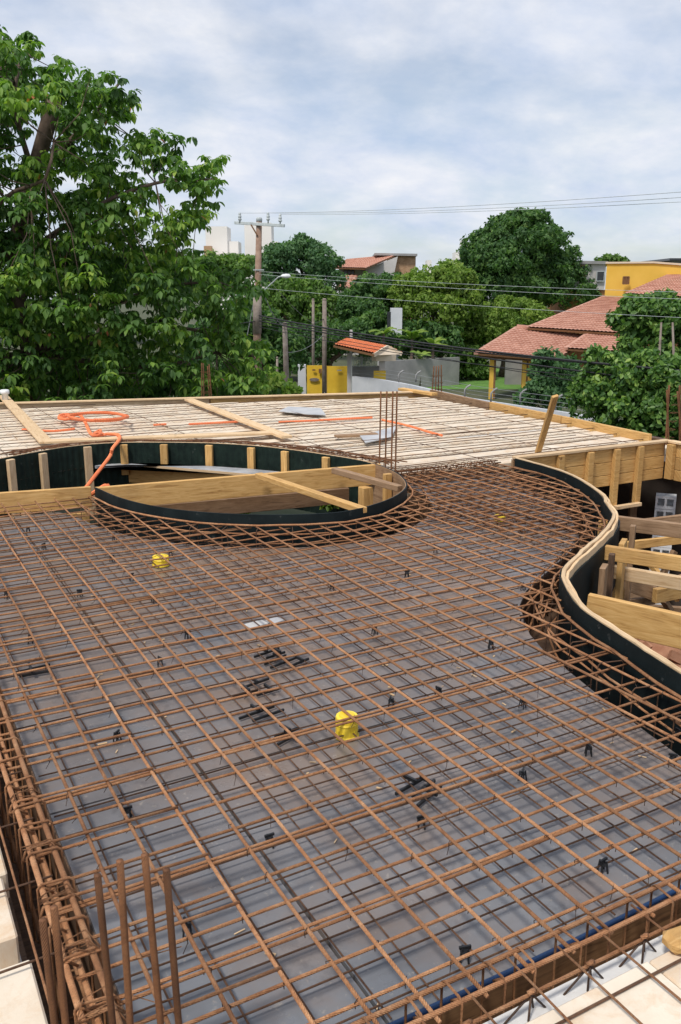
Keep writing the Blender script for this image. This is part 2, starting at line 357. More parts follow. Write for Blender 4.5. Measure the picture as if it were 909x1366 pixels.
def poly_clip_line(poly, axis, c):
    """spans of the line axis=c inside poly, in the other axis"""
    o = 1 - axis; hits = []
    for i in range(len(poly)):
        a, b_ = poly[i], poly[(i + 1) % len(poly)]
        if (a[axis] - c) * (b_[axis] - c) < 0: t = (c - a[axis]) / (b_[axis] - a[axis]); hits.append(a[o] + t * (b_[o] - a[o]))
    hits.sort(); return list(zip(hits[0::2], hits[1::2]))
def poly_cells(poly, xs, ys):
    bm = bmesh.new(); bm.faces.new([bm.verts.new((p[0], p[1], 0)) for p in poly])
    for x in xs: bmesh.ops.bisect_plane(bm, geom=bm.verts[:] + bm.edges[:] + bm.faces[:], plane_co=(x, 0, 0), plane_no=(1, 0, 0))
    for y in ys: bmesh.ops.bisect_plane(bm, geom=bm.verts[:] + bm.edges[:] + bm.faces[:], plane_co=(0, y, 0), plane_no=(0, 1, 0))
    out = [[(v.co.x, v.co.y) for v in f.verts] for f in bm.faces if f.calc_area() > .004]; bm.free(); return out
def shrink(poly, g):
    cx_ = sum(p[0] for p in poly) / len(poly); cy_ = sum(p[1] for p in poly) / len(poly)
    w = max(p[0] for p in poly) - min(p[0] for p in poly); h = max(p[1] for p in poly) - min(p[1] for p in poly)
    fx, fy = max(.5, 1 - 2 * g / max(w, .01)), max(.5, 1 - 2 * g / max(h, .01))
    return [(cx_ + (p[0] - cx_) * fx, cy_ + (p[1] - cy_) * fy) for p in poly]

# ================================================================ GROUND AND LOWER LEVEL
GZ = -4.2
g = MB().add([(-1500, -1500, GZ), (1500, -1500, GZ), (1500, 1500, GZ), (-1500, 1500, GZ)], [(0, 1, 2, 3)]).build('ground', 'hill_green'); tag(g, kind='structure')
g = MB().add([B(540, 521, 57).xy.to_3d() + UP * (GZ + .01), B(820, 521, 57).xy.to_3d() + UP * (GZ + .01), B(840, 521, 74).xy.to_3d() + UP * (GZ + .01), B(540, 521, 74).xy.to_3d() + UP * (GZ + .01)], [(0, 1, 2, 3)]).build('lawn', 'lawn'); tag(g, kind='structure')
g = MB().add([B(350, 560, 41).xy.to_3d() + UP * (GZ + .006), B(950, 560, 22).xy.to_3d() + UP * (GZ + .006), B(950, 560, 30).xy.to_3d() + UP * (GZ + .006), B(350, 560, 48).xy.to_3d() + UP * (GZ + .006)], [(0, 1, 2, 3)]).build('street', 'road'); tag(g, kind='structure')
g = MB().box(-3, 9.2, -1, 15.4, -3.3, -3.0).build('lower_floor', 'dirt'); tag(g, kind='structure')
for nm, bx in (('shade_wall_right', (9.0, 9.2, 2.0, 13.3, -3.0, -.5)), ('shade_wall_near', (-3, 9.0, .7, .9, -3.0, -.5)), ('shade_wall_left', (-3, -2.8, .9, 8.0, -3.0, -.5)), ('shade_wall_middle', (5.0, 9.0, 8.6, 8.8, -3.0, -.5))):
    tag(MB().box(*bx).build(nm, 'lower_wall'), kind='structure')  # walls added out of view to keep the level below dark

# ================================================================ SLAB OUTLINES (metres, measured off the photo's ground plane)
OPEN_FRONT = [(1.72, 7.68), (1.80, 7.19), (1.95, 6.77), (2.18, 6.42), (2.54, 6.10), (2.91, 5.90), (3.24, 5.82), (3.61, 5.92), (3.95, 6.12), (4.24, 6.42), (4.43, 6.83), (4.51, 7.22), (4.51, 7.48)]
OPEN_BACK = [(4.51, 7.48), (4.45, 7.81), (4.30, 8.22), (4.10, 8.68), (3.86, 9.09), (3.49, 9.49), (3.04, 9.80), (2.62, 10.02), (2.28, 10.08), (1.95, 10.02), (1.65, 9.88), (1.19, 9.61), (.6, 9.22)]
RIM = [(5.96, 6.97), (5.92, 6.38), (5.80, 5.91), (5.50, 5.31), (5.26, 5.00), (5.13, 4.82), (5.05, 4.72), (4.95, 4.63), (4.70, 4.45), (4.36, 4.24), (3.95, 4.00), (3.70, 3.84), (3.60, 3.74), (3.54, 3.65), (3.46, 3.53), (3.32, 3.28), (3.21, 2.87), (3.10, 2.41), (3.02, 1.95), (2.98, 1.50)]
cf = [tuple(p) for p in catmull([(a, b_, 0) for a, b_ in OPEN_FRONT])]; cb = [tuple(p) for p in catmull([(a, b_, 0) for a, b_ in OPEN_BACK])]; cr = [tuple(p) for p in catmull([(a, b_, 0) for a, b_ in RIM])]
BARS = [(.30, 1.44), (2.96, 1.44)] + [(p[0] - .02, p[1]) for p in cr[::-1]] + [(5.92, 7.28), (4.62, 7.28)] + [(q[0], q[1]) for q in offset(cf, -.03)][::-1] + [(1.70, 7.72), (.30, 7.86)]
rim_in = offset(cr, -.235)[::-1]; open_in = offset(cf, -.235)[::-1]
DECK = [(.42, 1.575), (rim_in[0][0], 1.575)] + rim_in[1:-1:2] + [(5.66, 7.22), (4.86, 7.22)] + [q for q in open_in[3:-2:2]] + [(1.40, 7.74), (.42, 7.80)]
DZ = -.115

# ---------------------------------------------------------------- deck of film-faced panels
deck = thing('slab_deck', None, None); tag(deck, kind='structure')
for cell in poly_cells(DECK, [1.02 + 1.1 * k for k in range(0, 5)], [3.0, 5.2]):
    z = DZ - random.random() * .003
    MB().prism(shrink(cell, .005), z - .018, z).build('deck_panel', 'deck', deck)
jo = []
for k in range(14):
    y = 1.75 + .45 * k
    for a, b_ in poly_clip_line(DECK, 1, y): MB().beam((a + .05, y, DZ - .07), (b_ - .05, y, DZ - .07), .06, .09).build('joist', 'wood_old', deck)
# beam troughs round the deck
tr = thing('beam_trough', 'dark timber trough for the edge beam below the left rebar cage', 'formwork')
MB().box(.235, .42, 1.55, 7.9, -.47, -.44).build('bottom_board', 'wood_dark', tr); MB().box(.42, .445, 1.52, 7.9, -.47, -.135).build('side_board', 'wood_dark', tr); MB().box(.205, .235, 1.55, 7.9, -.47, -.20).build('side_board', 'wood_dark', tr)
tr = thing('beam_trough', 'brown timber trough beside the blue conduit along the near slab edge', 'formwork')
MB().box(-.5, 3.4, 1.425, 1.575, -.37, -.34).build('bottom_board', 'wood_dark', tr); MB().box(.43, 3.4, 1.550, 1.573, -.37, -.118).build('side_board', 'wood_mid', tr); MB().box(-.5, 3.4, 1.40, 1.425, -.37, -.14).build('side_board', 'wood_dark', tr)
for nm, line, lab in (('beam_trough', cr, 'dark timber trough following the wavy form on the right'), ('beam_trough', cf, 'dark timber trough round the front of the oval opening')):
    tr = thing(nm, lab, 'formwork'); a = [(p[0], p[1]) for p in line]; inn = offset(a, -.235)
    mb = MB(); n = len(a); mb.add([(p[0], p[1], -.45) for p in a] + [(p[0], p[1], -.45) for p in inn], [(i, i + 1, n + i + 1, n + i) for i in range(n - 1)]); mb.build('bottom_board', 'wood_dark', tr)
    MB().strip(inn, -.45, -.14, .02, -1).build('side_board', 'wood_dark', tr)

# ================================================================ REBAR MATS
def wavy(p0, p1, amp, ampz, step=.33):
    p0, p1 = V(p0), V(p1); L = (p1 - p0).length; n = max(2, int(L / step) + 1); d = (p1 - p0).normalized(); s_ = d.cross(UP)
    ph = [random.uniform(0, 6.28) for _ in range(4)]; out = []
    for i in range(n + 1):
        t = i / n; x = t * L
        out.append(p0 + (p1 - p0) * t + s_ * amp * (math.sin(x * 1.1 + ph[0]) + .5 * math.sin(x * 2.9 + ph[1])) + UP * ampz * (math.sin(x * 1.7 + ph[2]) + .6 * math.sin(x * 4.1 + ph[3])))
    return out
def mat_of_bars(name, label, xs, ys, zx, zy, rx, ry, poly, mat, amp, inset=(0, 0)):
    t = thing(name, label, 'rebar mat')
    for x in xs:
        for a, b_ in poly_clip_line(poly, 0, x):
            if b_ - a < .25: continue
            x2 = x + random.gauss(0, amp * 1.2)
            MB().tube(wavy((x, a + inset[0] + random.uniform(-.02, .02), zx), (x2, b_ - inset[1], zx), amp, .003), rx, 6).build('rebar', mat, t, True)
    for y in ys:
        for a, b_ in poly_clip_line(poly, 1, y):
            if b_ - a < .25: continue
            MB().tube(wavy((a + random.uniform(-.03, .02), y, zy), (b_ - .01, y + random.gauss(0, amp * 1.5), zy), amp, .003), ry, 6).build('rebar', mat, t, True)
    return t
XS = [.48 + .15 * k + random.gauss(0, .006) for k in range(37)]
YS = []; y = 1.59
while y < 7.7: YS.append(y); y += random.choice((.15, .15, .15, .14, .165))
YS_D = YS + [YS[k] + .022 for k in (2, 5, 9, 15, 22, 30)]
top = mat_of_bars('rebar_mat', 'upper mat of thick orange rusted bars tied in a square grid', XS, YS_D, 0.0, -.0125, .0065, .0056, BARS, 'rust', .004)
LX = [.52 + .165 * k + random.gauss(0, .012) for k in range(33)]; LY = []
y = 1.62
while y < 7.6: LY.append(y); y += random.choice((.13, .15, .16, .17))
DECKB = [(p[0], p[1]) for p in DECK]
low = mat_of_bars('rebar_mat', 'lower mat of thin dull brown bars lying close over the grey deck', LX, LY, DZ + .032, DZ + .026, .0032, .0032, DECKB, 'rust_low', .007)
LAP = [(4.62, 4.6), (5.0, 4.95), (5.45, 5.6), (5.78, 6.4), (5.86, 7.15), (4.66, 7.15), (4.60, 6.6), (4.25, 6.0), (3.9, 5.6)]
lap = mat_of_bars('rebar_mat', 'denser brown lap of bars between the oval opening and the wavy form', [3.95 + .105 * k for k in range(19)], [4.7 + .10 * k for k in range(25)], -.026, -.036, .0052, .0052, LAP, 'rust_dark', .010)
# wire ties at the crossings: small loops, far too many to pick apart
mb = MB()
for x in XS:
    for a, b_ in poly_clip_line(BARS, 0, x):
        for y in YS:
            if a + .05 < y < b_ - .05 and random.random() < .8:
                c = V((x, y, -.007)); an = random.choice((.785, -.785)) + random.gauss(0, .2); u = V((math.cos(an), math.sin(an), 0))
                mb.tube([c + u * .010 - UP * .016, c + u * .012 + UP * .004, c + UP * .0105, c - u * .012 + UP * .004, c - u * .009 - UP * .016], .0016, 3, cap=False)
                if random.random() < .4: mb.tube([c - u * .01 - UP * .014, c - u * (.022 + random.random() * .012) - UP * (.02 + random.random() * .02)], .0013, 3, cap=False)
tw = mb.build('tie_wires', 'wire', top); tw['kind'] = 'stuff'

# ---------------------------------------------------------------- beam cages
def rect_loop(mb, c, u, w, h, r, hook=True):
    """stirrup in the plane of u (level unit) and z"""
    u = V(u); c = V(c); k = .012
    pts = []
    for (a, b_) in ((-1, 1), (1, 1), (1, -1), (-1, -1)):
        for (da, db) in (((0, -k), (k, 0)) if (a, b_) == (-1, 1) else ((-k, 0), (0, -k)) if (a, b_) == (1, 1) else ((0, k), (-k, 0)) if (a, b_) == (1, -1) else ((k, 0), (0, k))):
            pts.append(c + u * (a * w / 2 + da) + UP * (b_ * h / 2 + db))
    mb.tube(pts, r, 5, closed=True)
    if hook: q = c - u * (w / 2 - .01) + UP * (h / 2 - .004); mb.tube([q, q + u * .035 - UP * .035], r, 4)
cage = thing('beam_cage', 'heavy rusted beam cage along the left slab edge with close stirrups', 'rebar cage')
for (x, z, r) in ((.298, .004, .0095), (.372, .010, .0095), (.335, -.03, .009), (.298, -.30, .008), (.372, -.30, .008)):
    MB().tube(wavy((x, 1.42, z), (x + .004, 7.75, z), .004, .003), r, 7).build('rebar', 'rust', cage, True)
y = 1.58
while y < 7.6:
    mb = MB(); rect_loop(mb, (.335 + random.gauss(0, .004), y, -.145), V((1, random.gauss(0, .08), 0)).normalized(), .105, .335, .0042); mb.build('stirrup', 'rust', cage, True); y += random.uniform(.12, .19)
for (y, n) in ((2.09, 5), (2.34, 4), (2.62, 3), (1.86, 4), (2.95, 3)):
    mb = MB()
    for k in range(n):
        c = V((.335, y + random.gauss(0, .012), .012 + .006 * k)); mb.tube([c + V((-.055, random.gauss(0, .02), -.015)), c + V((-.03, random.gauss(0, .015), .012)), c + V((.03, random.gauss(0, .015), .012)), c + V((.06, random.gauss(0, .02), -.02))], .0022, 4)
    mb.build('tie_wire', 'rust', cage, True)['kind'] = 'stuff'
for k in range(15):                      # hooked ends of the slab bars anchored over the cage
    y = 1.75 + k * .30 + random.gauss(0, .02); z = .006
    pts = [V((.80, y + .002, z)), V((.42, y, z + .006)), V((.315, y, z + .010)), V((.288, y + .002, z - .002)), V((.278, y + .004, z - .03)), V((.295, y + .006, z - .055)), V((.34, y + .006, z - .06))]
    MB().tube(pts, .0052, 6).build('hooked_bar', 'rust', cage, True)
cage = thing('beam_cage', 'rusted beam cage along the near slab edge above the blue conduit', 'rebar cage')
for (yy, z, r) in ((1.452, .012, .0072), (1.518, .006, .0075), (1.452, -.22, .007), (1.518, -.22, .007)):
    MB().tube(wavy((.2, yy, z), (3.1, yy + .004, z), .003, .003), r, 7).build('rebar', 'rust', cage, True)
x = .52
while x < 3.0:
    mb = MB(); rect_loop(mb, (x, 1.485, -.105), V((random.gauss(0, .1), 1, 0)).normalized(), .085, .25, .0038); mb.build('stirrup', 'rust', cage, True); x += random.uniform(.10, .16)
for nm, line, lab in (('beam_cage', cr, 'curved rusted cage of bars beside the wavy black form'), ('beam_cage', cf, 'curved rusted cage of bars round the front of the oval opening')):
    cage = thing(nm, lab, 'rebar cage'); a = [(p[0], p[1]) for p in line]
    for d, z, r in ((-.05, .010, .0085), (-.18, -.026, .0065), (-.05, -.30, .007), (-.18, -.30, .007), (-.12, -.12, .006)):
        o_ = offset(a, d); MB().tube([V((p[0] + random.gauss(0, .003), p[1] + random.gauss(0, .003), z + random.gauss(0, .004))) for p in o_[1:-1:2]], r, 6).build('rebar', 'rust', cage, True)
    o_ = offset(a, -.115)
    for i in range(2, len(o_) - 2, 3):
        t = (V(o_[i + 1]) - V(o_[i - 1])).normalized(); mb = MB(); rect_loop(mb, (o_[i][0], o_[i][1], -.155), V((-t.y, t.x, 0)), .14, .31, .0034, False); mb.build('stirrup', 'rust_low', cage, True)
    if line is cr:                       # loose hooked bars at the bulge
        for i in range(6):
            q = P(728 + random.uniform(-10, 12), 772 + i * 7, .0); e = q + V((random.uniform(-.12, .02), random.uniform(-.1, .1), random.uniform(-.16, -.05)))
            MB().tube([q + UP * .02, q + (e - q) * .4 + UP * .015, e, e + V((.04, .02, -.06))], .0048, 5).build('hooked_bar', 'rust', cage, True)

# ---------------------------------------------------------------- starter bars
def starters(label, bars, r, stirr=None, mat='rust_dark', group=None):
    t = thing('starter_bars', label, 'rebar', group)
    for (p0, p1) in bars: MB().tube(wavy(p0, p1, .0015, 0, .12), r, 7).build('rebar', mat, t, True)
    if stirr:
        for (c, w) in stirr: mb = MB(); rect_loop2(mb, c, w); mb.build('stirrup', mat, t, True)
    return t
def rect_loop2(mb, c, w):
    c = V(c); mb.tube([c + V((a * w / 2, b_ * w / 2, random.gauss(0, .006))) for a, b_ in ((-1, -1), (1, -1), (1, 1), (-1, 1))], .004, 5, closed=True)
def top_at(px, py, base):                # height of a bar whose plan place is base
    d = V((base[0], base[1], 0)).dot(FW); return B(px, py, d)
st = []
for (px, py, bx, by) in ((193, 1140, .435, 1.60), (160, 1148, .355, 1.63), (130, 1167, .338, 1.66), (222, 1160, .468, 1.585)): st.append(((bx, by, -.4), top_at(px, py, (bx, by))))
t = starters('four tall brown starter bars standing at the lower left slab corner', st, .0082)
for k, (z, a) in enumerate(((.30, .02), (.22, -.03), (.13, .03))):
    MB().tube([V((.30, 1.70, z - .03)), V((.36, 1.66, z)), V((.42, 1.62, z + .01 + a)), V((.475, 1.59, z + .03 + a))], .0015, 4).build('tie_wire', 'rust', t, True)
starters('pair of short brown starter bars on the cream blocks at lower left', [((.218, 1.71, -.4), B(57, 1227, 1.6)), ((.235, 1.70, -.4), B(72, 1210, 1.6))], .0085)
b4 = []
for (px, pb) in ((506, 617), (514, 622), (522, 628), (527.5, 631)): q = P(px, pb + 6, 0); b4.append((q - UP * .3, top_at(px + 2.4, 522, q)))
starters('four slim dark starter bars standing beside the oval opening', b4, .0085)
def col_starter(label, px, py, top, h=None):
    q = P(px, py, -.05); bars = []; z1 = B(px, top, q.dot(FW)).z
    for a, b_ in ((-1, -1), (1, -1), (1, 1), (-1, 1)): bars.append((q + V((a * .08, b_ * .06, -.3)), V((q.x + a * .055, q.y + b_ * .04, z1 - random.random() * .08))))
    return starters(label, bars, .011, [((q.x, q.y, .05 + .12 * k), .15) for k in range(int((z1 - .1) / .12))])
col_starter('tied column starter bars at the back slab edge before the big tree', 276, 531, 483)
col_starter('tied column starter bars at the far back corner of the slab', 583, 526, 485)
starters('leaning pair of rusty starter bars at the right edge, left of its neighbour', [((8.62, 7.28, -.3), B(893, 514, 10.5)), ((8.66, 7.24, -.3), B(890, 520, 10.5))], .012, [((8.66 + .01 * k, 7.27, .06 + .1 * k), .07) for k in range(6)])
starters('leaning pair of rusty starter bars at the right edge nearest the frame', [((8.78, 7.18, -.3), B(907, 514, 10.5)), ((8.81, 7.14, -.3), B(904, 522, 10.5))], .012, [((8.80 + .01 * k, 7.17, .06 + .1 * k), .07) for k in range(6)])

# ================================================================ BLOCK AND JOIST SLABS
def block_slab(name, region, rows, joint_off, ztop, label):
    """rows: list of (y0,y1) filler rows along X; joists between"""
    t = tag(thing(name, None, None), kind='structure')
    for k, (y0, y1) in enumerate(rows):
        bm_cells = [c for c in poly_cells(region, [joint_off + (k % 2) * .37 + 1.0 * j for j in range(-4, 12)], [y0, y1]) if y0 < sum(p[1] for p in c) / len(c) < y1]
        for c in bm_cells:
            z = ztop + random.gauss(0, .004); o = MB().prism(shrink(c, .006), z - .09, z).build('filler_block', 'block', t, bevel=.006)
    return t
far_region = [(4.78, 7.32), (8.55, 7.10), (8.95, 13.35), (-1.0, 15.2), (-1.0, 9.2)] + [(q[0], q[1]) for q in offset(cb, -.03)][::-2]
far_region = [(4.72, 7.34), (8.60, 7.10), (P(572, 527, 0).x - .05, P(572, 527, 0).y), (P(0, 543, 0).x, P(0, 543, 0).y), (-.8, P(0, 543, 0).y + .6), (-.8, 8.6)] + offset(cb, -.42)[::-1][2:-6:2]
rows = [(7.05 + .5 * k + .06, 7.05 + .5 * k + .44) for k in range(17)]
fs = block_slab('far_slab', far_region, rows, .3, -.03, None)
MB().prism(shrink(far_region, .03), -.20, -.125).build('soffit', 'concrete', fs)
for k in range(17):
    y = 7.05 + .5 * k + .5
    for a, b_ in poly_clip_line(far_region, 1, y):
        if b_ - a < .4: continue
        MB().box(a + .04, b_ - .04, y - .055, y + .055, -.124, -.055).build('joist', 'concrete', fs)
        MB().tube(wavy((a, y, .006), (b_, y, .006), .008, .004, .5), .0058, 5).build('joist_top_bar', 'rust_low', fs, True)
        mb = MB(); x = a + .05; pts = []
        s_ = 0
        while x < b_ - .1: pts.append(V((x, y + (.03 if s_ % 2 else 0), .004 if s_ % 2 == 0 else -.06))); x += .1; s_ += 1
        mb.tube(pts, .0018, 3); mb.build('joist_lattice', 'rust_low', fs)
for x in [.2 + 1.13 * k for k in range(9)]:
    for a, b_ in poly_clip_line(far_region, 0, x): MB().tube(wavy((x, a, .016), (x + random.gauss(0, .06), b_ - .1, .016), .01, .004, .5), .0038, 5).build('distribution_bar', 'rust_low', fs, True)
for y in [7.4, 7.75, 8.15, 8.62, 9.05]:
    for a, b_ in poly_clip_line(far_region, 1, y): MB().tube(wavy((a - .1, y, .022), (min(b_, a + 3.2), y, .022), .012, .004, .5), .005, 5).build('distribution_bar', 'rust_low', fs, True)
# bars bunched between the back rim of the oval and the blocks, and along the change of slab
ring = thing('beam_cage', 'brown tangle of cage bars behind the oval opening', 'rebar cage')
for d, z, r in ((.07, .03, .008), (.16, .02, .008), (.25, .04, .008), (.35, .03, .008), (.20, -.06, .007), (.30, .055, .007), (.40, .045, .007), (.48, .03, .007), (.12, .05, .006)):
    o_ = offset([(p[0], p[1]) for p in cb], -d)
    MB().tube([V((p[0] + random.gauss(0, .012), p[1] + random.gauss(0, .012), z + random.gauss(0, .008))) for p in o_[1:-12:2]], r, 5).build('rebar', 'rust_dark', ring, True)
o_ = offset([(p[0], p[1]) for p in cb], -.21)
for i in range(2, len(o_) - 12, 1):
    tt = (V(o_[i + 1]) - V(o_[i - 1])).normalized(); mb = MB(); rect_loop(mb, (o_[i][0], o_[i][1], -.03), V((-tt.y, tt.x, 0)), .32, .17, .0046, False); mb.build('stirrup', 'rust_dark', ring, True)
n = len(cb); a = [(p[0], p[1]) for p in cb]; inn = offset(a, -.42)
tr = thing('beam_trough', 'dark timber trough under the bars behind the oval opening', 'formwork')
MB().add([(p[0], p[1], -.19) for p in a] + [(p[0], p[1], -.19) for p in inn], [(i, i + 1, n + i + 1, n + i) for i in range(n - 1)]).build('bottom_board', 'wood_dark', tr)
cg = thing('beam_cage', 'straight band of brown bars where grey deck meets cream blocks', 'rebar cage')
for (yy, z) in ((7.16, .012), (7.22, -.03), (7.27, .018), (7.31, -.07), (7.19, -.08), (7.245, .022)): MB().tube(wavy((4.58, yy, z), (5.94, yy + random.gauss(0, .012), z), .008, .005), .0065, 6).build('rebar', 'rust_dark', cg, True)
x = 4.66
while x < 5.92: mb = MB(); rect_loop(mb, (x, 7.23, -.05), V((random.gauss(0, .1), 1, 0)).normalized(), .17, .16, .004); mb.build('stirrup', 'rust_dark', cg, True); x += .085
tr = thing('beam_trough', 'dark timber trough where grey deck meets cream blocks', 'formwork'); MB().box(4.5, 5.96, 7.225, 7.34, -.22, -.19).build('bottom_board', 'wood_dark', tr)

# near slab: blocks left of the cage and along the near edge
near = tag(thing('near_slab', None, None), kind='structure')
for k in range(18):                       # left strip, blocks in rows along X
    y0 = 1.78 + k * .40
    o = MB().prism([(-.62, y0 + .004), (.222, y0 + .004), (.222, y0 + .396), (-.62, y0 + .396)], -.12, -.02 + random.gauss(0, .006)) if k % 3 != 1 else MB().prism([(-.62, y0 + .1), (.205 + random.gauss(0, .01), y0 + .1), (.205, y0 + .396), (-.62, y0 + .396)], -.12, -.022)
    o.build('filler_block', 'block', near, bevel=.006)
MB().prism([(-.62, 1.345), (.215, 1.345), (.215, 1.640), (-.62, 1.640)], -.12, -.024).build('filler_block', 'block', near, bevel=.006)
MB().box(-.62, .21, 1.425, 8.7, -.2, -.122).build('joist', 'concrete', near)
MB().tube(wavy((-.62, 1.70, .004), (.30, 1.712, .008), .002, .002, .2), .0055, 6).build('joist_top_bar', 'rust', near, True)
MB().tube(wavy((-.62, 1.722, .0), (.42, 1.735, .006), .002, .002, .2), .0045, 6).build('joist_top_bar', 'rust_low', near, True)
for x in (-.38, -.17, .03):
    for dx, dy in ((-.07, .01), (-.02, -.02), (.03, .012), (.06, -.006)): MB().tube([V((x, 1.704, .004)), V((x + dx, 1.70 + dy, -.10))], .0032, 5).build('lattice_leg', 'wire', near, True)
for k in range(9):
    x0 = -.9 + k * .52
    MB().prism([(x0 + .003, .62), (x0 + .517, .62), (x0 + .517, 1.338), (x0 + .003, 1.338)], -.12, -.018 + random.gauss(0, .003)).build('filler_block', 'block', near, bevel=.006)
MB().box(-.9, 3.8, 1.20, 1.418, -.135, -.055).build('joist', 'concrete', near)
MB().tube(wavy((.1, 1.382, .006), (3.6, 1.388, .006), .002, .002), .0055, 6).build('joist_top_bar', 'rust', near, True)
x = .30
while x < 3.4:                            # lattice legs fanning down from the top bar into the pale joist
    for dx, dy in ((-.085, .004), (-.02, -.018), (.022, .012), (.05, -.004)):
        MB().tube([V((x, 1.384, .008)), V((x + dx, 1.385 + dy, -.056))], .0032, 5).build('lattice_leg', 'wire', near, True)
    mb = MB(); mb.tube([V((x - .012, 1.384, .012)), V((x, 1.380, .018)), V((x + .012, 1.386, .012))], .007, 5); mb.build('weld', 'rust', near, True); x += .205
for yy in (1.285, .98, .7): MB().tube(wavy((-.6, yy, -.004), (3.6, yy + .006, -.004), .003, .002), .0042, 6).build('distribution_bar', 'rust_low', near, True)
for k in range(16):
    x = .55 + k * .158; MB().tube(wavy((x, .66, .002), (x + random.gauss(0, .01), 1.49 + random.uniform(-.03, .03), .012), .003, .002, .25), .0036, 6).build('distribution_bar', 'rust', near, True)
for k in range(9):
    y = 1.78 + k * .34; MB().tube(wavy((-.6, y, -.006), (.33 + random.uniform(-.04, .05), y + .012, .0), .003, .002, .25), .0036, 6).build('distribution_bar', 'rust_low', near, True)
MB().tube(wavy((.232, 1.5, .004), (.236, 7, .004), .003, .002, .4), .004, 5).build('distribution_bar', 'rust', near, True)
bl = thing('wood_offcut', 'short round-ended wood offcut on the cream blocks at lower right', 'wood')
q = P(905, 1252, .01); MB().beam(q + V((-.045, 0, .0)), q + V((.12, -.02, .0)), .07, .05).build('offcut', 'wood', bl, bevel=.016)

# conduits
pts = wavy((.60, 1.553, -.088), (3.0, 1.553, -.086), .006, .004, .12)
o = MB().tube(pts, .0085, 8).build('blue_conduit', 'blue', smooth=True); tag(o, 'blue conduit threaded through the near edge cage', 'conduit')
def conduit(name, pts, r, label):
    c = catmull([V(p) for p in pts], .016); rr = [r * (1.06 if i % 2 else .84) for i in range(len(c))]
    return tag(MB().tube(c, rr, 7).build(name, 'orange', smooth=False), label, 'conduit')
Q = lambda x, y, z=.03: tuple(P(x, y, z))
coil = []
for k in range(26):                       # flat coil of conduit seen edge on
    an = k * 2 * math.pi / 11; coil.append(Q(131 + (34 + 3 * (k % 3)) * math.cos(an), 556.5 + 5.2 * math.sin(an) - .06 * k, .02 + .006 * k))
coil2 = [Q(88 + 9 * math.cos(a_), 556 + 3.2 * math.sin(a_), .05) for a_ in np.linspace(0, 9, 12)]
conduit('orange_conduit', coil2 + [Q(104, 553, .06), Q(112, 560, .04), Q(117, 570, .03), Q(121, 578, .04), Q(128, 581, .05), Q(145, 579, .06), Q(157, 580, .08), Q(160, 584, .10), Q(157, 590, .10), Q(150, 599, .05)] +
        [tuple(top_at(146, 610, P(150, 600, .05)) + V((0, 0, 0))), tuple(top_at(143, 625, P(150, 600, .05)) - FW * .6), tuple(top_at(141.5, 640, P(150, 600, .05)) - FW * 1.2), tuple(B(141, 648, 7.75)), tuple(B(141, 660, 7.75))], .021, 'bright orange conduit hanging from the blocks down into the oval opening')
conduit('orange_conduit_coil', coil, .020, 'flat coil of orange conduit lying on the cream blocks at far left')
conduit('orange_conduit', [Q(126, 578, .05), Q(134, 574, .06), Q(133, 580, .08), Q(124, 581, .06), Q(131, 577, .09), Q(140, 580, .06)], .019, 'small tangled heap of orange conduit below the coil')
for pts, lab in (([(30, 573), (70, 575), (100, 572)], 'faded orange conduit lying flat on the far blocks left of the coil'), ([(205, 567), (222, 566)], 'short orange conduit piece on the blocks right of the coil'), ([(252, 566), (290, 564), (318, 562.5)], 'orange conduit length under the slanting plank on the far blocks'),
                 ([(372, 563), (420, 561), (455, 559), (497, 557)], 'long orange conduit on the far blocks behind the four starter bars'), ([(510, 560), (545, 568), (575, 577), (590, 581)], 'orange conduit slanting across the blocks right of the four starter bars')):
    conduit('orange_conduit', [Q(*p, .012) for p in pts], .017, lab)

# ================================================================ TIMBER ROUND THE SLAB
def board(name, p0, p1, w, h, label, mat='wood', cat='board', up=UP, group=None, twist=0):
    o = MB().beam(p0, p1, w, h, up, twist).build(name, mat, bevel=.004); return tag(o, label, cat, group)
BL, BR = P(0, 539.5, 0), P(572, 523.5, 0); bk_ = lambda t, z: V((BL.x + (BR.x - BL.x) * t, BL.y + (BR.y - BL.y) * t, z))
board('edge_board', bk_(-.4, -.115), bk_(.458, -.115), .045, .23, 'long pine edge board along the back left of the slab', 'wood_pale')
board('edge_board', bk_(-.4, .016), bk_(1.0, .014), .12, .028, 'flat capping plank running the whole back edge of the slab', 'wood_pale')
board('edge_board', bk_(.462, -.115), bk_(1.01, -.115), .045, .23, 'pine edge board along the back right of the slab before the yellow gate', 'wood')
board('edge_board', (BR.x + .02, BR.y - .05, -.06), (8.98, 11.2, -.06), .05, .24, 'weathered edge board at the far right corner of the slab', 'wood_old')
board('edge_board', (8.98, 11.18, -.055), (8.78, 9.3, -.05), .05, .25, 'brown edge board midway along the right side of the slab', 'wood')
board('edge_board', (8.78, 9.28, -.05), (8.52, 7.45, -.04), .05, .25, 'clean pine edge board on the right side near the corner starters', 'wood')
board('loose_board', tuple(P(535, 519, .03)), tuple(P(580, 526, .03)), .14, .05, 'short loose board poking up at the far back corner', 'wood')
board('coping_plank', (9.50, 13.2, -.10), (8.85, 6.4, -.05), .10, .05, 'narrow dark plank along the outside of the right slab edge', 'wood_dark')
board('coping_plank', (9.34, 12.0, -.14), (8.72, 6.9, -.10), .18, .03, 'rust brown strip between right edge board and the dark plank', 'wood_old')
nw = MB().strip([(9.62, 13.4), (9.0, 6.2)], -4.2, -.13, .16, 1).build('boundary_wall', 'black'); tag(nw, 'dark boundary wall just outside the right slab edge', 'wall')
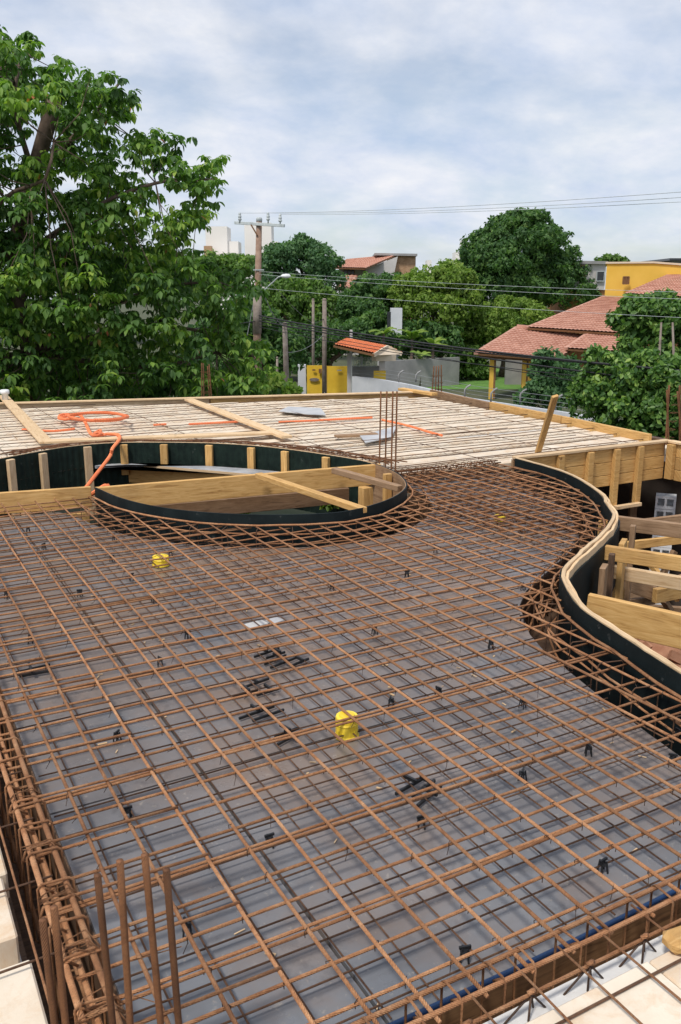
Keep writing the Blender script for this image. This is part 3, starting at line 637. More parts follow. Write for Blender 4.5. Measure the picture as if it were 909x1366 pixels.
bl_ = [((4, 528), (62, 590), .16, 'pale plank slanting across the blocks at far left', .03), ((252, 533), (383, 583), .15, 'pale plank slanting across the blocks in the middle of the far slab', .035), ((60, 589), (372, 577), .17, 'long pale plank lying behind the oval opening', .03)]
for (a, b_, w, lab, h) in bl_: board('loose_plank', P(*a, .045), P(*b_, .04), w, h, lab, 'wood_pale', 'plank')
board('loose_board', P(448, 582, .02), P(503, 579, .02), .13, .03, 'brown board lying on the blocks left of the four starter bars', 'wood_old')
gs = MB().prism([tuple(P(x, y, 0).xy) for x, y in ((480, 583), (488, 593), (522, 585), (530, 570), (505, 577))], .012, .024).build('grey_sheet', 'grey_sheet'); tag(gs, 'loose light grey sheet lying behind the four starter bars', 'sheet')
gs = MB().prism([tuple(P(x, y, 0).xy) for x, y in ((372, 550), (410, 554), (435, 555), (428, 546), (385, 544))], .010, .022).build('grey_sheet', 'grey_sheet'); tag(gs, 'thin pale sheet propped flat on the far blocks near the back edge', 'sheet')
board('upright_stick', P(718, 603, .02), B(741, 528, 9.2), .035, .075, 'pine stick leaning upright at the corner of the right opening', 'wood', 'stick', up=(1, 0, 0))
wp = thing('white_pipe', 'short white plastic pipe standing at the far left back edge', 'pipe')
q = P(8, 538, 0); MB().lathe(q, [(.05, -.1), (.05, .15), (.075, .16), (.075, .22), (.055, .23)], 12).build('pipe', 'white_plastic', wp, True)

# ---------------------------------------------------------------- left oval opening: forms
ft = thing('oval_form', 'black curved form band round the front of the oval opening', 'formwork')
MB().strip(cf, -.46, .085, .012, 1).build('black_sheet', 'black', ft)
MB().strip(offset(cf, .0125), -.46, .082, .008, 1).build('ply_backing', 'wood_old', ft)
bk = thing('oval_form', 'black ribbed form wall with wooden studs behind the oval opening', 'formwork')
ribs = []; L = 0
cbf = [tuple(p) for p in catmull([(a_, b2, 0) for a_, b2 in OPEN_BACK], .018)]; of = offset(cbf, -.006)
wallp = [(cbf[i][:2] if (i // 2) % 2 else of[i]) for i in range(len(cbf))]
MB().strip(wallp, -.60, .075, .012, -1).build('ribbed_sheet', 'black_rib', bk)
MB().strip(offset([(p[0], p[1]) for p in cb], -.020), -.05, .080, .012, -1).build('top_strip', 'wood_pale', bk)
studs = [(8, 611, 1), (60, 602, 1), (119, 593, 1), (168, 591, 0), (217, 591, 0), (276, 592, 0), (333, 595, 0), (383, 600, 0), (436, 608, 0)]
for (px, py, deep) in studs:
    q = P(px, py, .08)
    i = min(range(len(cb)), key=lambda k_: (cb[k_][0] - q.x) ** 2 + (cb[k_][1] - q.y) ** 2); tt = (V(cb[min(i + 1, len(cb) - 1)]) - V(cb[i - 1])).normalized(); nrm = V((tt.y, -tt.x, 0)); nrm = nrm if nrm.dot(V((2.5, 8, 0)) - V(cb[i])) > 0 else -nrm
    c = V(cb[i]) + nrm * .035
    MB().beam(V((c.x, c.y, -.75 if deep else -.30)), V((c.x, c.y, .06)), .085, .05, up=nrm).build('stud', 'wood_pale' if deep else 'wood', bk, bevel=.004)
board('form_board', (-.5, 8.12, -.01), (1.70, 7.74, -.01), .045, .19, 'pine form board on edge left of the oval opening', 'wood')
board('form_board', (-.5, 8.06, -.19), (1.66, 7.69, -.22), .03, .16, 'lower pine board under the form board left of the oval opening', 'wood')
board('cross_beam', (1.73, 7.70, -.025), (4.56, 7.42, -.025), .05, .21, 'wide yellow pine beam on edge across the oval opening', 'wood', 'beam')
board('brace_plank', tuple(P(345, 634, .085)), (3.45, 5.86, .06), .075, .05, 'narrow pine brace from the wide beam to the front of the oval', 'wood', 'brace')
board('brace_plank', (4.00, 7.38, .075), (4.18, 6.45, .05), .07, .055, 'short weathered brace at the right end of the oval opening', 'wood_old', 'brace')
board('post', (4.06, 6.86, -3.0), (4.06, 6.86, .0), .11, .10, 'square pine post under the short brace in the oval opening', 'wood', 'post')
board('post', (4.40, 7.02, -.7), (4.40, 7.02, .065), .08, .05, 'pine stud against the right end of the oval opening', 'wood', 'post')
board('brown_beam', (2.2, 7.86, -.26), (4.3, 7.62, -.26), .05, .16, 'brown board behind and below the wide yellow beam', 'wood_old', 'beam')
board('wood_block', (4.30, 6.62, -.10), (4.42, 6.72, -.10), .10, .06, 'small pine block wedged inside the right end of the oval', 'wood_pale', 'block')
# platform sheet between back wall and its front joist
pf = thing('platform', 'dark wet platform sheet inside the oval opening before its back wall', 'platform')
sheet = [tuple(P(126, 614, -.17).xy), tuple(P(346, 633, -.17).xy)] + [(4.26, 8.05), (4.20, 8.30), (4.0, 8.70), (3.76, 9.03), (3.42, 9.40), (2.99, 9.71), (2.58, 9.93), (2.26, 10.0)]
MB().prism(sheet, -.195, -.17).build('sheet', 'wet_sky_sheet', pf)
a, b_ = P(126, 614, -.17) + FW * .02, P(346, 633, -.17) + FW * .02; MB().beam(V((a.x, a.y, -.300)), V((b_.x, b_.y, -.300)), .045, .20).build('joist', 'wood', pf)
a2 = a + V((.03, .05, 0)); b2 = b_ + V((.03, .05, 0)); MB().beam(V((a.x, a.y, -.186)) - V((.02, .02, 0)), V((b_.x, b_.y, -.186)) - V((.02, .02, 0)), .012, .03).build('sheet_edge', 'wood_pale', pf)

# ---------------------------------------------------------------- right wavy opening: forms
wf = thing('wavy_form', 'wavy form of pale plywood faced with black sheet round the right opening', 'formwork')
MB().strip(offset(cr, -.001), -.46, .085, .006, -1).build('black_sheet', 'black', wf)
MB().strip([(p[0] + random.gauss(0, .0035), p[1] + random.gauss(0, .0035)) for p in cr], -.10, .095, .026, 1).build('ply_band', 'wood_pale', wf, bevel=.003)
MB().strip([(p[0] + random.gauss(0, .003), p[1] + random.gauss(0, .003)) for p in offset(cr, .030)], -.10, .081, .020, 1).build('ply_band', 'wood_pale', wf, bevel=.003)
MB().strip(offset(cr, .05), -.46, .03, .012, 1).build('darkened_backing', 'black', wf)  # ply backing coloured black for the dark inside of the opening
for (px, py, m_, w, zt) in ((764, 748, 'wood', .06, -.20), (781, 731, 'wood_old', .13, -.03), (792, 721, 'wood_dark', .05, .0), (808, 705, 'wood', .17, .0), (822, 690, 'wood_old', .06, .03)):
    q = P(px, py, .08); q = q + V((.085, -.12, 0)) * .9; MB().beam(V((q.x, q.y, -1.1)), V((q.x, q.y, zt)), w, .04, up=V((.58, -.81, 0))).build('stud', m_, wf, bevel=.003)
sw = thing('side_form', 'straight pine plank form wall on the far side of the right opening', 'formwork')
for k, (z0, z1, x1) in enumerate(((-.095, .06, 8.28), (-.245, -.10, 8.30), (-.375, -.25, 8.30))):
    MB().box(6.02 + .12 * k, x1, 7.02, 7.045, z0, z1).build('plank', 'wood', sw, bevel=.004)
MB().box(6.0, 8.35, 6.985, 7.075, .063, .092).build('top_rail', 'wood_pale', sw, bevel=.004)
MB().box(6.0, 8.33, 7.05, 7.08, -.38, .055).build('backing', 'wood_old', sw)
for (px, z0) in ((748, -.30), (787, -.36), (822, -.62), (853, -.62)):
    q = P(px, 604, .06); x = q.x * 7.0 / q.y * 1.0
    r_ = _ray(px, 615); tt = 6.99 / r_.y; x = r_.x * tt
    MB().box(x - .04, x + .04, 6.96, 7.018, z0, .055).build('stud', 'wood', sw, bevel=.004)
MB().box(7.45, 7.85, 6.90, 6.96, -.64, -.60).build('cleat', 'wood_pale', sw, bevel=.003)
sw2 = thing('side_form', 'short pine form wall at the right edge of the frame past the corner', 'formwork')
for k, (z0, z1) in enumerate(((-.095, .06), (-.245, -.10), (-.375, -.25))): MB().box(8.31, 8.335, 4.2, 7.01, z0, z1).build('plank', 'wood', sw2, bevel=.004)
MB().box(8.28, 8.37, 4.2, 6.98, .063, .092).build('top_rail', 'wood_pale', sw2, bevel=.004)
MB().box(8.24, 8.30, 6.86, 6.955, -.36, .055).build('stud', 'wood', sw2, bevel=.004)
rb = lambda n_, a, b_, w, h, lab, m_='wood': board(n_, a, b_, w, h, lab, m_, 'brace')
def ext(a, b_, k): a, b_ = V(a), V(b_); return a, a + (b_ - a) * k
a, b_ = ext(P(820, 697, -.02), P(909, 708, -.02), 3.2); rb('brace_board', a, b_, .045, .115, 'weathered brown brace board highest in the right opening', 'wood_old')
a, b_ = ext(P(796, 735, -.03), P(909, 752, -.03), 3.0); rb('brace_board', a, b_, .045, .105, 'pine brace board second from top in the right opening', 'wood')
a, b_ = ext(P(815, 762, -.28), P(909, 778, -.30), 2.6); rb('brace_board', a, b_, .05, .10, 'thinner pine brace third from top in the right opening', 'wood_pale')
a, b_ = ext(P(783, 813, -.03), P(909, 842, -.06), 2.2); rb('brace_board', a, b_, .04, .20, 'wide yellow pine board nearest in the right opening', 'wood')
a, b_ = P(830, 775, -.5), P(873, 792, -.62); rb('knee_brace', a, b_, .04, .12, 'dark brown knee board in the shade of the right opening', 'wood_old')
a, b_ = ext(P(873, 795, -.6), P(909, 788, -.6), 2); rb('knee_brace', a, b_, .05, .12, 'pine knee board meeting the dark one in the right opening', 'wood')
a, b_ = ext(P(818, 808, -.7), P(873, 800, -.7), 1.0); rb('knee_brace', a, b_, .04, .07, 'thin greyish strip low in the right opening', 'wood_old')
a, b_ = P(885, 800, -.7), P(905, 830, -1.1); rb('knee_brace', a, b_, .05, .05, 'steep brown strut low at the right frame edge', 'wood_old')
q = P(806, 785, -.6); board('post', (q.x, q.y, -3), (q.x, q.y, -.02), .16, .06, 'wide yellow brown post plank behind the wavy form', 'wood', 'post', up=FW)
q = P(810, 730, -.3); board('post', (q.x, q.y, -3), (q.x, q.y, .0), .09, .08, 'pine post under the highest brace in the right opening', 'wood', 'post', up=FW)
q = P(831, 768, -.6); board('post', (q.x, q.y, -1.2), (q.x, q.y, -.42), .09, .06, 'short pine post piece beside the wide post plank', 'wood', 'post', up=FW)
for k, (p0, p1, w, h_, m_, lab) in enumerate((
    (P(850, 700, -.45), P(935, 690, -.40), .05, .10, 'wood_old', 'grey brown plank deep behind the highest brace in the right opening'),
    (P(835, 728, -.75), P(940, 716, -.70), .04, .09, 'wood', 'yellow plank deep between the two upper braces in the right opening'),
    (P(838, 795, -1.0), P(935, 765, -.9), .05, .09, 'wood_old', 'slanting brown plank under the third brace in the right opening'),
    (P(860, 742, -1.2), P(905, 800, -1.5), .05, .07, 'wood', 'thin yellow strut falling to the right in the right opening'),
    (P(900, 735, -.9), P(868, 800, -1.4), .05, .07, 'wood_old', 'thin brown strut falling to the left in the right opening'),
    (P(830, 812, -.9), P(925, 818, -.9), .05, .10, 'wood_old', 'brown rail just behind the nearest wide board in the right opening'),
    (P(880, 770, -1.5), P(960, 790, -1.4), .06, .12, 'wood', 'deep yellow rail at the right frame edge in the right opening'))):
    board('pit_plank', p0, p1, w, h_, lab, m_, 'plank')
for k, (px, py, z) in enumerate(((846, 660, -.75), (866, 672, -1.0), (905, 668, -.9))):
    q = P(px, py, z); board('post', (q.x, q.y, -3.0), (q.x, q.y, -.42), .09, .08, ('dark post below the far form wall of the right opening, leftmost', 'dark post below the far form wall of the right opening, beside the white stack', 'dark post below the far form wall of the right opening, rightmost')[k], 'wood_old', 'post', up=FW)
# stack of white hollow blocks below
ws = [(886, 694, -1.0, 5, 'tall stack of white hollow blocks standing in the right opening'), (845, 716, -1.5, 4, 'low pale hollow block stack half hidden behind the brace boards')]
for (px, py, z, n_, lab) in ws:
    q = P(px, py, z); t = thing('hollow_block_stack', lab, 'blocks'); fd = (V((q.x, q.y, 0)) - V((0, 0, 0))).normalized(); sd_ = V((fd.y, -fd.x, 0))
    for k in range(n_):
        c = q + UP * (.165 * (k - n_ / 2)); mb = MB()
        for (z0, z1) in ((-.08, -.05), (.05, .08)): mb.beam(c - sd_ * .12 + UP * ((z0 + z1) / 2), c + sd_ * .12 + UP * ((z0 + z1) / 2), .2, z1 - z0)
        for s_ in (-.107, 0, .107): mb.beam(c + sd_ * s_ - UP * .05, c + sd_ * s_ + UP * .05, .026, .2, up=fd)
        mb.beam(c + fd * .08 - sd_ * .12, c + fd * .08 + sd_ * .12, .02, .10)
        mb.build('hollow_block', 'white_plastic', t)
    MB().beam(V((q.x, q.y, -3.0)), V((q.x, q.y, q.z - .08 - .165 * (n_ / 2 + .02))), .24, .2, up=fd).build('base', 'white_plastic', t)
# rubble seen low on the right
rp = thing('brick_rubble', None, None); tag(rp, 'loose heap of broken brick below the right opening', 'rubble'); mb = MB(); c0 = P(890, 860, -1.9)
for k in range(500):
    a_ = random.uniform(0, 6.28); r_ = 1.7 * math.sqrt(random.random()); p = V((c0.x + r_ * math.cos(a_), c0.y + r_ * math.sin(a_), -3.0 + 1.2 * max(0, 1 - r_ / 1.7) + random.random() * .06))
    d = V((random.gauss(0, 1), random.gauss(0, 1), random.gauss(0, .5))).normalized(); l_ = random.uniform(.03, .09); mb.beam(p - d * l_, p + d * l_, random.uniform(.05, .11), random.uniform(.04, .07), twist=random.random() * 3)
o = mb.build('brick_pieces', 'brick', rp); o['kind'] = 'stuff'
MB().lathe((c0.x, c0.y, -3.0), [(1.7, 0), (1.0, .48), (.4, .95), (.05, 1.15)], 14).build('core', 'brick', rp, True)
for k, (x, y, lab) in enumerate(((1.3, 8.9, 'timber prop in the shade at the left of the oval opening'), (2.4, 7.3, 'timber prop in the shade under the wide beam, left of centre'), (3.3, 7.2, 'timber prop in the shade under the wide beam, right of centre'), (2.85, 8.6, 'timber prop in the shade behind the wide beam'), (6.3, 5.9, 'timber prop in the shade of the right opening near the corner'), (7.2, 5.4, 'timber prop in the shade at the right of the right opening'))):
    tag(MB().tube([V((x, y, -3)), V((x + .03, y, -1.6)), V((x, y + .02, -.3))], .05, 8).build('timber_prop', 'wood_old', smooth=True), lab, 'prop')

# ================================================================ SMALL THINGS ON THE DECK
def spacer_proto():
    t = thing('spacer', 'small black plastic spacer standing on the grey deck under the bars', 'spacer', 'black plastic spacers on the deck')
    for a_ in range(4):
        an = a_ * math.pi / 2 + .4; u = V((math.cos(an), math.sin(an), 0)); MB().beam(u * .030, u * .019 + UP * .078, .009, .008).build('leg', 'plastic_black', t)
    MB().lathe((0, 0, .05), [(.024, 0), (.027, .004), (.024, .012)], 10).build('ring', 'plastic_black', t)
    MB().beam((-.032, 0, .080), (.032, 0, .080), .012, .016).build('saddle', 'plastic_black', t); return t
def dup(root, loc, rz):
    r = root.copy(); COL.objects.link(r); r.location = loc; r.rotation_euler = (0, 0, rz)
    for ch in list(root.children): c = ch.copy(); COL.objects.link(c); c.parent = r
    return r
SP = [(38, 706), (59, 729), (153, 717), (150, 745), (176, 770), (206, 800), (107, 792), (41, 854), (251, 848), (214, 884), (228, 738), (274, 718), (697, 1037), (904, 982), (897, 1016), (697, 940), (360, 1125), (804, 1159), (620, 1277), (522, 939), (585, 925), (562, 1100), (250, 1242), (171, 1088), (157, 985), (752, 738), (698, 783), (767, 723), (697, 827), (500, 842), (543, 766), (443, 783), (581, 733), (655, 862), (785, 1003), (10, 794), (350, 712)]
sp0 = None
for (px, py) in SP:
    loc = P(px, py + 4, DZ + .002)
    if sp0 is None: sp0 = spacer_proto(); sp0.location = loc; sp0.scale = (.56, .56, .56)
    else: dup(sp0, loc, random.uniform(0, 6.28))
def cross_rack(px, py, n_, rz, lab):
    q = P(px, py, DZ + .012); t = thing('spacer_rack', lab, 'spacer', 'black plastic spacer racks on the deck'); u = V((math.cos(rz), math.sin(rz), 0)); w = V((-u.y, u.x, 0))
    for k in range(n_):
        c = q + w * (.055 * (k - (n_ - 1) / 2)) + u * random.uniform(-.05, .05); MB().beam(c - u * random.uniform(.05, .11) + UP * .004, c + u * random.uniform(.05, .11) + w * random.uniform(-.02, .02) + UP * .006, .009, .012).build('bar', 'plastic_black', t)
        MB().beam(c - w * .035 + UP * .028, c + w * .03 + UP * .03, .010, .014).build('clip', 'plastic_black', t)
    return t
cross_rack(378, 878, 5, .25, 'black spacer rack of several bars near the small white tiles')
cross_rack(338, 922, 3, .15, 'black spacer rack left of the large yellow box, upper one')
cross_rack(352, 952, 2, .2, 'black spacer rack left of the large yellow box, lower one')
cross_rack(388, 980, 2, .3, 'small black spacer rack just below left of the large yellow box')
cross_rack(565, 1052, 3, .35, 'black crossed spacer rack below right of the large yellow box')
cross_rack(38, 898, 2, .0, 'black spacer rack near the left edge of the deck')
for (x, y, w, lab) in ((343, 834, .12, 'small white tile lying on the deck above the spacer rack'), (368, 829, .08, 'smaller pale tile lying right of the white tile')):
    q = P(x, y, DZ + .012); tag(MB().beam(q - V((w / 2, 0, 0)), q + V((w / 2, .02, 0)), .075, .014).build('white_tile', 'grey_sheet', bevel=.002), lab, 'tile')
for (x, y, r_, h, lab) in ((463, 982, .051, .100, 'large yellow octagonal junction box in the middle of the deck'), (215, 754, .060, .070, 'yellow junction box on the deck in front of the oval opening'), (667, 694, .050, .045, 'small far yellow junction box near the right opening')):
    t = thing('junction_box', lab, 'junction box'); q = P(x, y, DZ + .002)
    MB().lathe(q, [(r_ * 1.06, 0), (r_ * 1.06, .012), (r_ * .97, .014), (r_ * .97, h * .62), (r_ * 1.03, h * .63), (r_ * 1.03, h * .70), (r_ * .98, h * .71), (r_ * .97, h * .96), (r_ * .92, h)], 14).build('body', 'yellow_box', t, bevel=.003)
    MB().lathe(q + UP * (h + .0005), [(r_ * .70, 0), (r_ * .66, .004)], 12).build('lid', 'yellow_box', t)
    for a_ in (.3, 1.9, 3.5, 5.1): u = V((math.cos(a_), math.sin(a_), 0)); MB().tube([q + u * r_ * .9 + UP * h * .35, q + u * r_ * 1.0 + UP * h * .35], .010, 8).build('knockout', 'yellow_box', t)
mb = MB()                                  # wood chips and wire snips scattered on the film
for k in range(150):
    x, y = random.uniform(.5, 5.6), random.uniform(1.6, 7.1); p = V((x, y, DZ + .004)); a_ = random.uniform(0, 3.14); u = V((math.cos(a_), math.sin(a_), 0)) * random.uniform(.005, .02)
    if any(a <= y <= b_ for a, b_ in poly_clip_line(DECK, 0, x)): mb.beam(p - u, p + u, random.uniform(.003, .010), .003)
o = mb.build('wood_chips', 'wood_pale'); tag(o, 'wood chips and snips scattered over the grey deck', 'debris', kind='stuff')

# ================================================================ VEGETATION
def leaf_cloud(name, C, D, N, L, Wd, mat, parent, leaf_tone, fold=.18, droop=.25, simple=False):
    n = len(C); D = D / np.linalg.norm(D, axis=1, keepdims=True); S = np.cross(D, N); S /= np.linalg.norm(S, axis=1, keepdims=True) + 1e-9; N = np.cross(S, D)
    L = L[:, None]; Wd = Wd[:, None]
    b_ = C; m_ = C + D * L * .5; tip = C + D * L - N * L * droop
    if simple:
        vs = np.stack([b_, m_ + S * Wd / 2, tip, m_ - S * Wd / 2], 1).reshape(-1, 3); f = np.array([[0, 1, 2, 3]]); per = 4; nf = 1
    else:
        lf, rt = m_ - S * Wd / 2, m_ + S * Wd / 2; mid = m_ - N * Wd * fold * 0 - N * Wd * fold
        m2 = C + D * L * .78 - N * L * droop * .45; l2, r2 = m2 - S * Wd * .36, m2 + S * Wd * .36
        vs = np.stack([b_, lf, mid, rt, l2, r2, tip], 1).reshape(-1, 3); f = None; per = 7
    me = bpy.data.meshes.new(name)
    if simple:
        loops = (np.arange(n)[:, None] * 4 + np.arange(4)).ravel(); starts = np.arange(n) * 4; tot = np.full(n, 4); rn = leaf_tone
    else:
        pat = [(0, 2, 1), (0, 3, 2), (1, 2, 6, 4), (2, 3, 5, 6)]
        flat = np.concatenate([np.array(p) for p in pat]); loops = (np.arange(n)[:, None] * 7 + flat).ravel(); ln = np.array([3, 3, 4, 4]); st_ = np.concatenate([[0], np.cumsum(ln)[:-1]])
        starts = (np.arange(n)[:, None] * 14 + st_).ravel(); tot = np.tile(ln, n); rn = np.repeat(leaf_tone, 4)
    me.vertices.add(len(vs)); me.vertices.foreach_set('co', vs.astype(np.float32).ravel())
    me.loops.add(len(loops)); me.loops.foreach_set('vertex_index', loops.astype(np.int32))
    me.polygons.add(len(starts)); me.polygons.foreach_set('loop_start', starts.astype(np.int32)); me.polygons.foreach_set('loop_total', tot.astype(np.int32))
    at = me.attributes.new('leaf_tone', 'FLOAT', 'FACE'); at.data.foreach_set('value', rn.astype(np.float32))
    me.update(calc_edges=True); me.validate(); me.materials.append(M[mat]); return link(name, me, parent)
def unit(n): v = rng.normal(size=(n, 3)); return v / np.linalg.norm(v, axis=1, keepdims=True)
def crown(name, lobes, mat, parent, leaf=.25, dens=1.0, sub=.26, simple=True, aspect=.55, up=.35, rag=6):
    Cs, Ns = [], []; rn = []; sat = []
    for (c, r) in lobes:
        for k in range(int(rag)):
            u = unit(1)[0]; u[2] = abs(u[2]) * 1.1 - .2; u /= np.linalg.norm(u); q = rng.uniform(.24, .44); sat.append((np.array(c) + np.array(r) * u * rng.uniform(.72, .95), np.array(r) * q * np.array([1, 1, rng.uniform(.7, 1.1)])))
    lobes = [(np.array(c), np.array(r) * (.93 if rag else 1)) for c, r in lobes] + sat
    for (c, r) in lobes:
        c = np.array(c); r = np.array(r); area = 4 * math.pi * ((r[0] * r[1]) ** 1.6 / 3 + (r[0] * r[2]) ** 1.6 / 3 + (r[1] * r[2]) ** 1.6 / 3) ** (1 / 1.6)
        k = max(10, int(area / (np.mean(r) * sub) ** 2 * .42)); u = unit(k); u = u[u[:, 2] > -.75]; k = len(u)
        rad = rng.uniform(.66, 1.07, k)[:, None] * (1 + .10 * np.sin(u[:, :1] * 7 + c[0]) * np.cos(u[:, 2:3] * 6 + c[1])); sc = c + r * u * rad
        sr = np.mean(r) * sub * rng.uniform(.6, 1.35, k)
        m_ = np.maximum(4, (dens * 9 * (sr / leaf) ** 2)).astype(int)
        idx = np.repeat(np.arange(k), m_); vv = unit(len(idx)) + .55 * u[idx] + np.array([0, 0, up]); vv /= np.linalg.norm(vv, axis=1, keepdims=True)
        pos = sc[idx] + vv * sr[idx][:, None] * rng.uniform(.55, 1.1, len(idx))[:, None] * np.array([1, 1, .8])
        Cs.append(pos); Ns.append(vv); tone = rng.normal(.5, .2, k); rn.append(np.clip(tone[idx] + rng.normal(0, .17, len(idx)), 0, 1))
        ki = int(area / leaf ** 2 * .35); ui = unit(ki); Cs.append(c + r * ui * rng.uniform(.35, .68, ki)[:, None]); Ns.append(unit(ki)); rn.append(rng.uniform(0, .4, ki))  # inner leaves held to the dark tones, crown shade put into their colour
    C = np.concatenate(Cs); N = np.concatenate(Ns) + .45 * unit(len(C)); rn = np.concatenate(rn); D = np.cross(N, unit(len(C))); D[:, 2] -= .25
    L = leaf * rng.uniform(.7, 1.5, len(C))
    return leaf_cloud(name, C, D, N, L, L * aspect, mat, parent, rn, simple=simple)
def tree(name, label, lobes_px, d, mat, leaf, dens=1.0, sub=.26, trunk=.25, simple=True, depth=1.0, cat='tree', group=None, branches=True, aspect=.55):
    """lobes: (px,py,rx,ry[,dd]) in photo bearings at distance d"""
    t = thing(name, label, cat, group); k = d / FPX; lobes = []
    for l in lobes_px:
        dd = d + (l[4] if len(l) > 4 else 0); kk = dd / FPX; c = B(l[0], l[1], dd); lobes.append((c, (l[2] * kk, l[2] * kk * depth, l[3] * kk)))
    crown('crown', lobes, mat, t, leaf, dens, sub, simple, aspect)
    cx_ = sum(l[0].x for l in lobes) / len(lobes); cy_ = sum(l[0].y for l in lobes) / len(lobes); top = max(l[0].z for l in lobes); base = V((cx_, cy_, GZ)); fork = V((cx_ + .2, cy_, GZ + (top - GZ) * .45))
    if branches:
        MB().tube([base, base + (fork - base) * .5 + V((trunk * .4, 0, 0)), fork], [trunk * 1.25, trunk, trunk * .8], 8).build('trunk', 'bark', t, True)
        for l in lobes:
            m_ = (fork + l[0]) / 2 + V((random.gauss(0, .2), random.gauss(0, .2), .1)); MB().tube([fork - UP * .2, m_, l[0] + UP * l[1][2] * .3], [trunk * .6, trunk * .4, trunk * .15], 6).build('limb', 'bark', t, True)
    return t
# --- the big broad-leaved tree on the left
bt = thing('broadleaf_tree', 'big broad-leaved tree filling the left side behind the slab', 'tree')
OUT = [(-330, 120), (-200, 40), (-90, 60), (-20, 42), (20, 34), (50, 50), (75, 80), (105, 88), (135, 72), (158, 93), (168, 110), (180, 128), (200, 160), (195, 190), (210, 180), (232, 165), (250, 190), (246, 215), (280, 205), (312, 232), (318, 255), (296, 280), (262, 300), (246, 310), (262, 328), (300, 345), (335, 352), (348, 385), (332, 412), (318, 424), (338, 446), (362, 462), (372, 500), (385, 535), (330, 560), (-330, 580)]
def inside(x, y, poly):
    c = False; j = len(poly) - 1
    for i in range(len(poly)):
        if ((poly[i][1] > y) != (poly[j][1] > y)) and (x < (poly[j][0] - poly[i][0]) * (y - poly[i][1]) / (poly[j][1] - poly[i][1]) + poly[i][0]): c = not c
        j = i
    return c
GAPS = [(42, 172, 17, 12), (14, 205, 16, 10), (84, 238, 18, 10), (12, 248, 12, 10), (60, 140, 8, 8), (168, 178, 12, 16), (224, 262, 8, 10)]
lob = []; tries = 0
while len(lob) < 760 and tries < 60000:
    tries += 1; x, y = random.uniform(-300, 380), random.uniform(30, 570)
    if not inside(x, y, OUT) or not (inside(x - 15, y - 13, OUT) or inside(x + 14, y + 12, OUT)): continue
    if not (inside(x + 15, y, OUT) and inside(x, y - 13, OUT)): continue
    if any(((x - g_[0]) / (g_[2] + 12)) ** 2 + ((y - g_[1]) / (g_[3] + 10)) ** 2 < 1 for g_ in GAPS): continue
    edge = min(1, max(0, (330 - x) / 300)); dpt = random.uniform(-3.2, 3.4) * (.35 + .65 * edge) + 20.5
    c = B(x, y, dpt)
    if c.z < GZ + .6: continue
    if y > 380 and dpt > 20.5 and random.random() < .4: continue
    if any((c - o_).length < .52 for o_ in lob): continue
    lob.append(c)
Cs, Ds, Ns, Ls, Rn = [], [], [], [], []
for c in lob:
    tone = rng.normal(.42, .17)
    for k in range(rng.integers(12, 17)):
        rc = np.array(c) + unit(1)[0] * rng.uniform(.12, .48) * np.array([1, 1, .75]); m_ = rng.integers(7, 11); az = rng.uniform(0, 6.28) + np.arange(m_) * 2.4
        dz = rng.uniform(-1.15, .15, m_); D = np.stack([np.cos(az), np.sin(az), dz], 1); N = np.stack([np.cos(az) * .45, np.sin(az) * .45, np.ones(m_)], 1) + .25 * unit(m_)
        N[dz < -.6] += np.stack([np.cos(az), np.sin(az), np.zeros(m_)], 1)[dz < -.6] * .9
        Cs.append(rc + D * .02); Ds.append(D); Ns.append(N); Ls.append(rng.uniform(.085, .225, m_)); Rn.append(np.clip(tone + rng.normal(0, .2, m_) + (rng.random(m_) < .006) * 1.0, 0, 1 if rng.random() < .12 else .94))
C, D, N, L, rn = map(np.concatenate, (Cs, Ds, Ns, Ls, Rn))
leaf_cloud('crown', C, D, N, L, L * rng.uniform(.38, .66, len(L)), 'leaf_big', bt, rn, droop=.42)
tb = B(35, 560, 21); tb = V((tb.x, tb.y, GZ)); f1 = B(38, 470, 20.6); f2 = B(20, 350, 20.4)
MB().tube(catmull([tb, tb + (f1 - tb) * .5 + V((.1, 0, 0)), f1, f2, B(45, 235, 20.3), B(75, 130, 20.2)], .4), [.34, .32, .3, .28, .25, .23, .21, .19, .17, .16, .15, .14, .13, .12, .11, .10, .09, .08, .07, .06] + [.05] * 40 if False else .17, 8).build('trunk', 'bark', bt, True)
limbs = [[f1, B(80, 470, 20.6), B(150, 450, 20.9), B(215, 430, 20.6)], [f1, B(120, 420, 21), B(210, 385, 21.2), B(290, 375, 21)], [f2, B(90, 300, 19.6), B(160, 260, 19.2), B(230, 240, 19.4), B(285, 240, 19.6)], [f2, B(-20, 300, 19.5), B(20, 255, 18.6), B(60, 240, 18.0), B(72, 190, 18.2)], [f2, B(60, 330, 20.6), B(110, 335, 20.8), B(170, 345, 21)], [f1, B(100, 480, 20.8), B(200, 490, 20.6), B(290, 470, 20.4)], [f2, B(-90, 300, 20), B(-160, 220, 20.5)], [B(45, 235, 20.3), B(110, 170, 20.4), B(160, 110, 20.4)], [B(45, 235, 20.3), B(20, 140, 19.6), B(30, 70, 19.8)], [f1, B(170, 440, 21), B(260, 440, 21), B(335, 470, 21)]]
for l in limbs:
    c = catmull(l, .35); MB().tube(c, [.075 * (1 - .75 * i / len(c)) for i in range(len(c))], 7).build('limb', 'bark', bt, True)
lp = [p for l in limbs for p in catmull(l, .35)]; mb = MB()
for c in lob:
    q = min(lp, key=lambda p: (p - c).length); dl = (q - c).length
    if dl < 3.2: mb.tube([q, (q + c) / 2 + V((random.gauss(0, .1), random.gauss(0, .1), -.08)), c], [.015, .010, .006], 4)
mb.build('twigs', 'bark', bt, True)['kind'] = 'stuff'

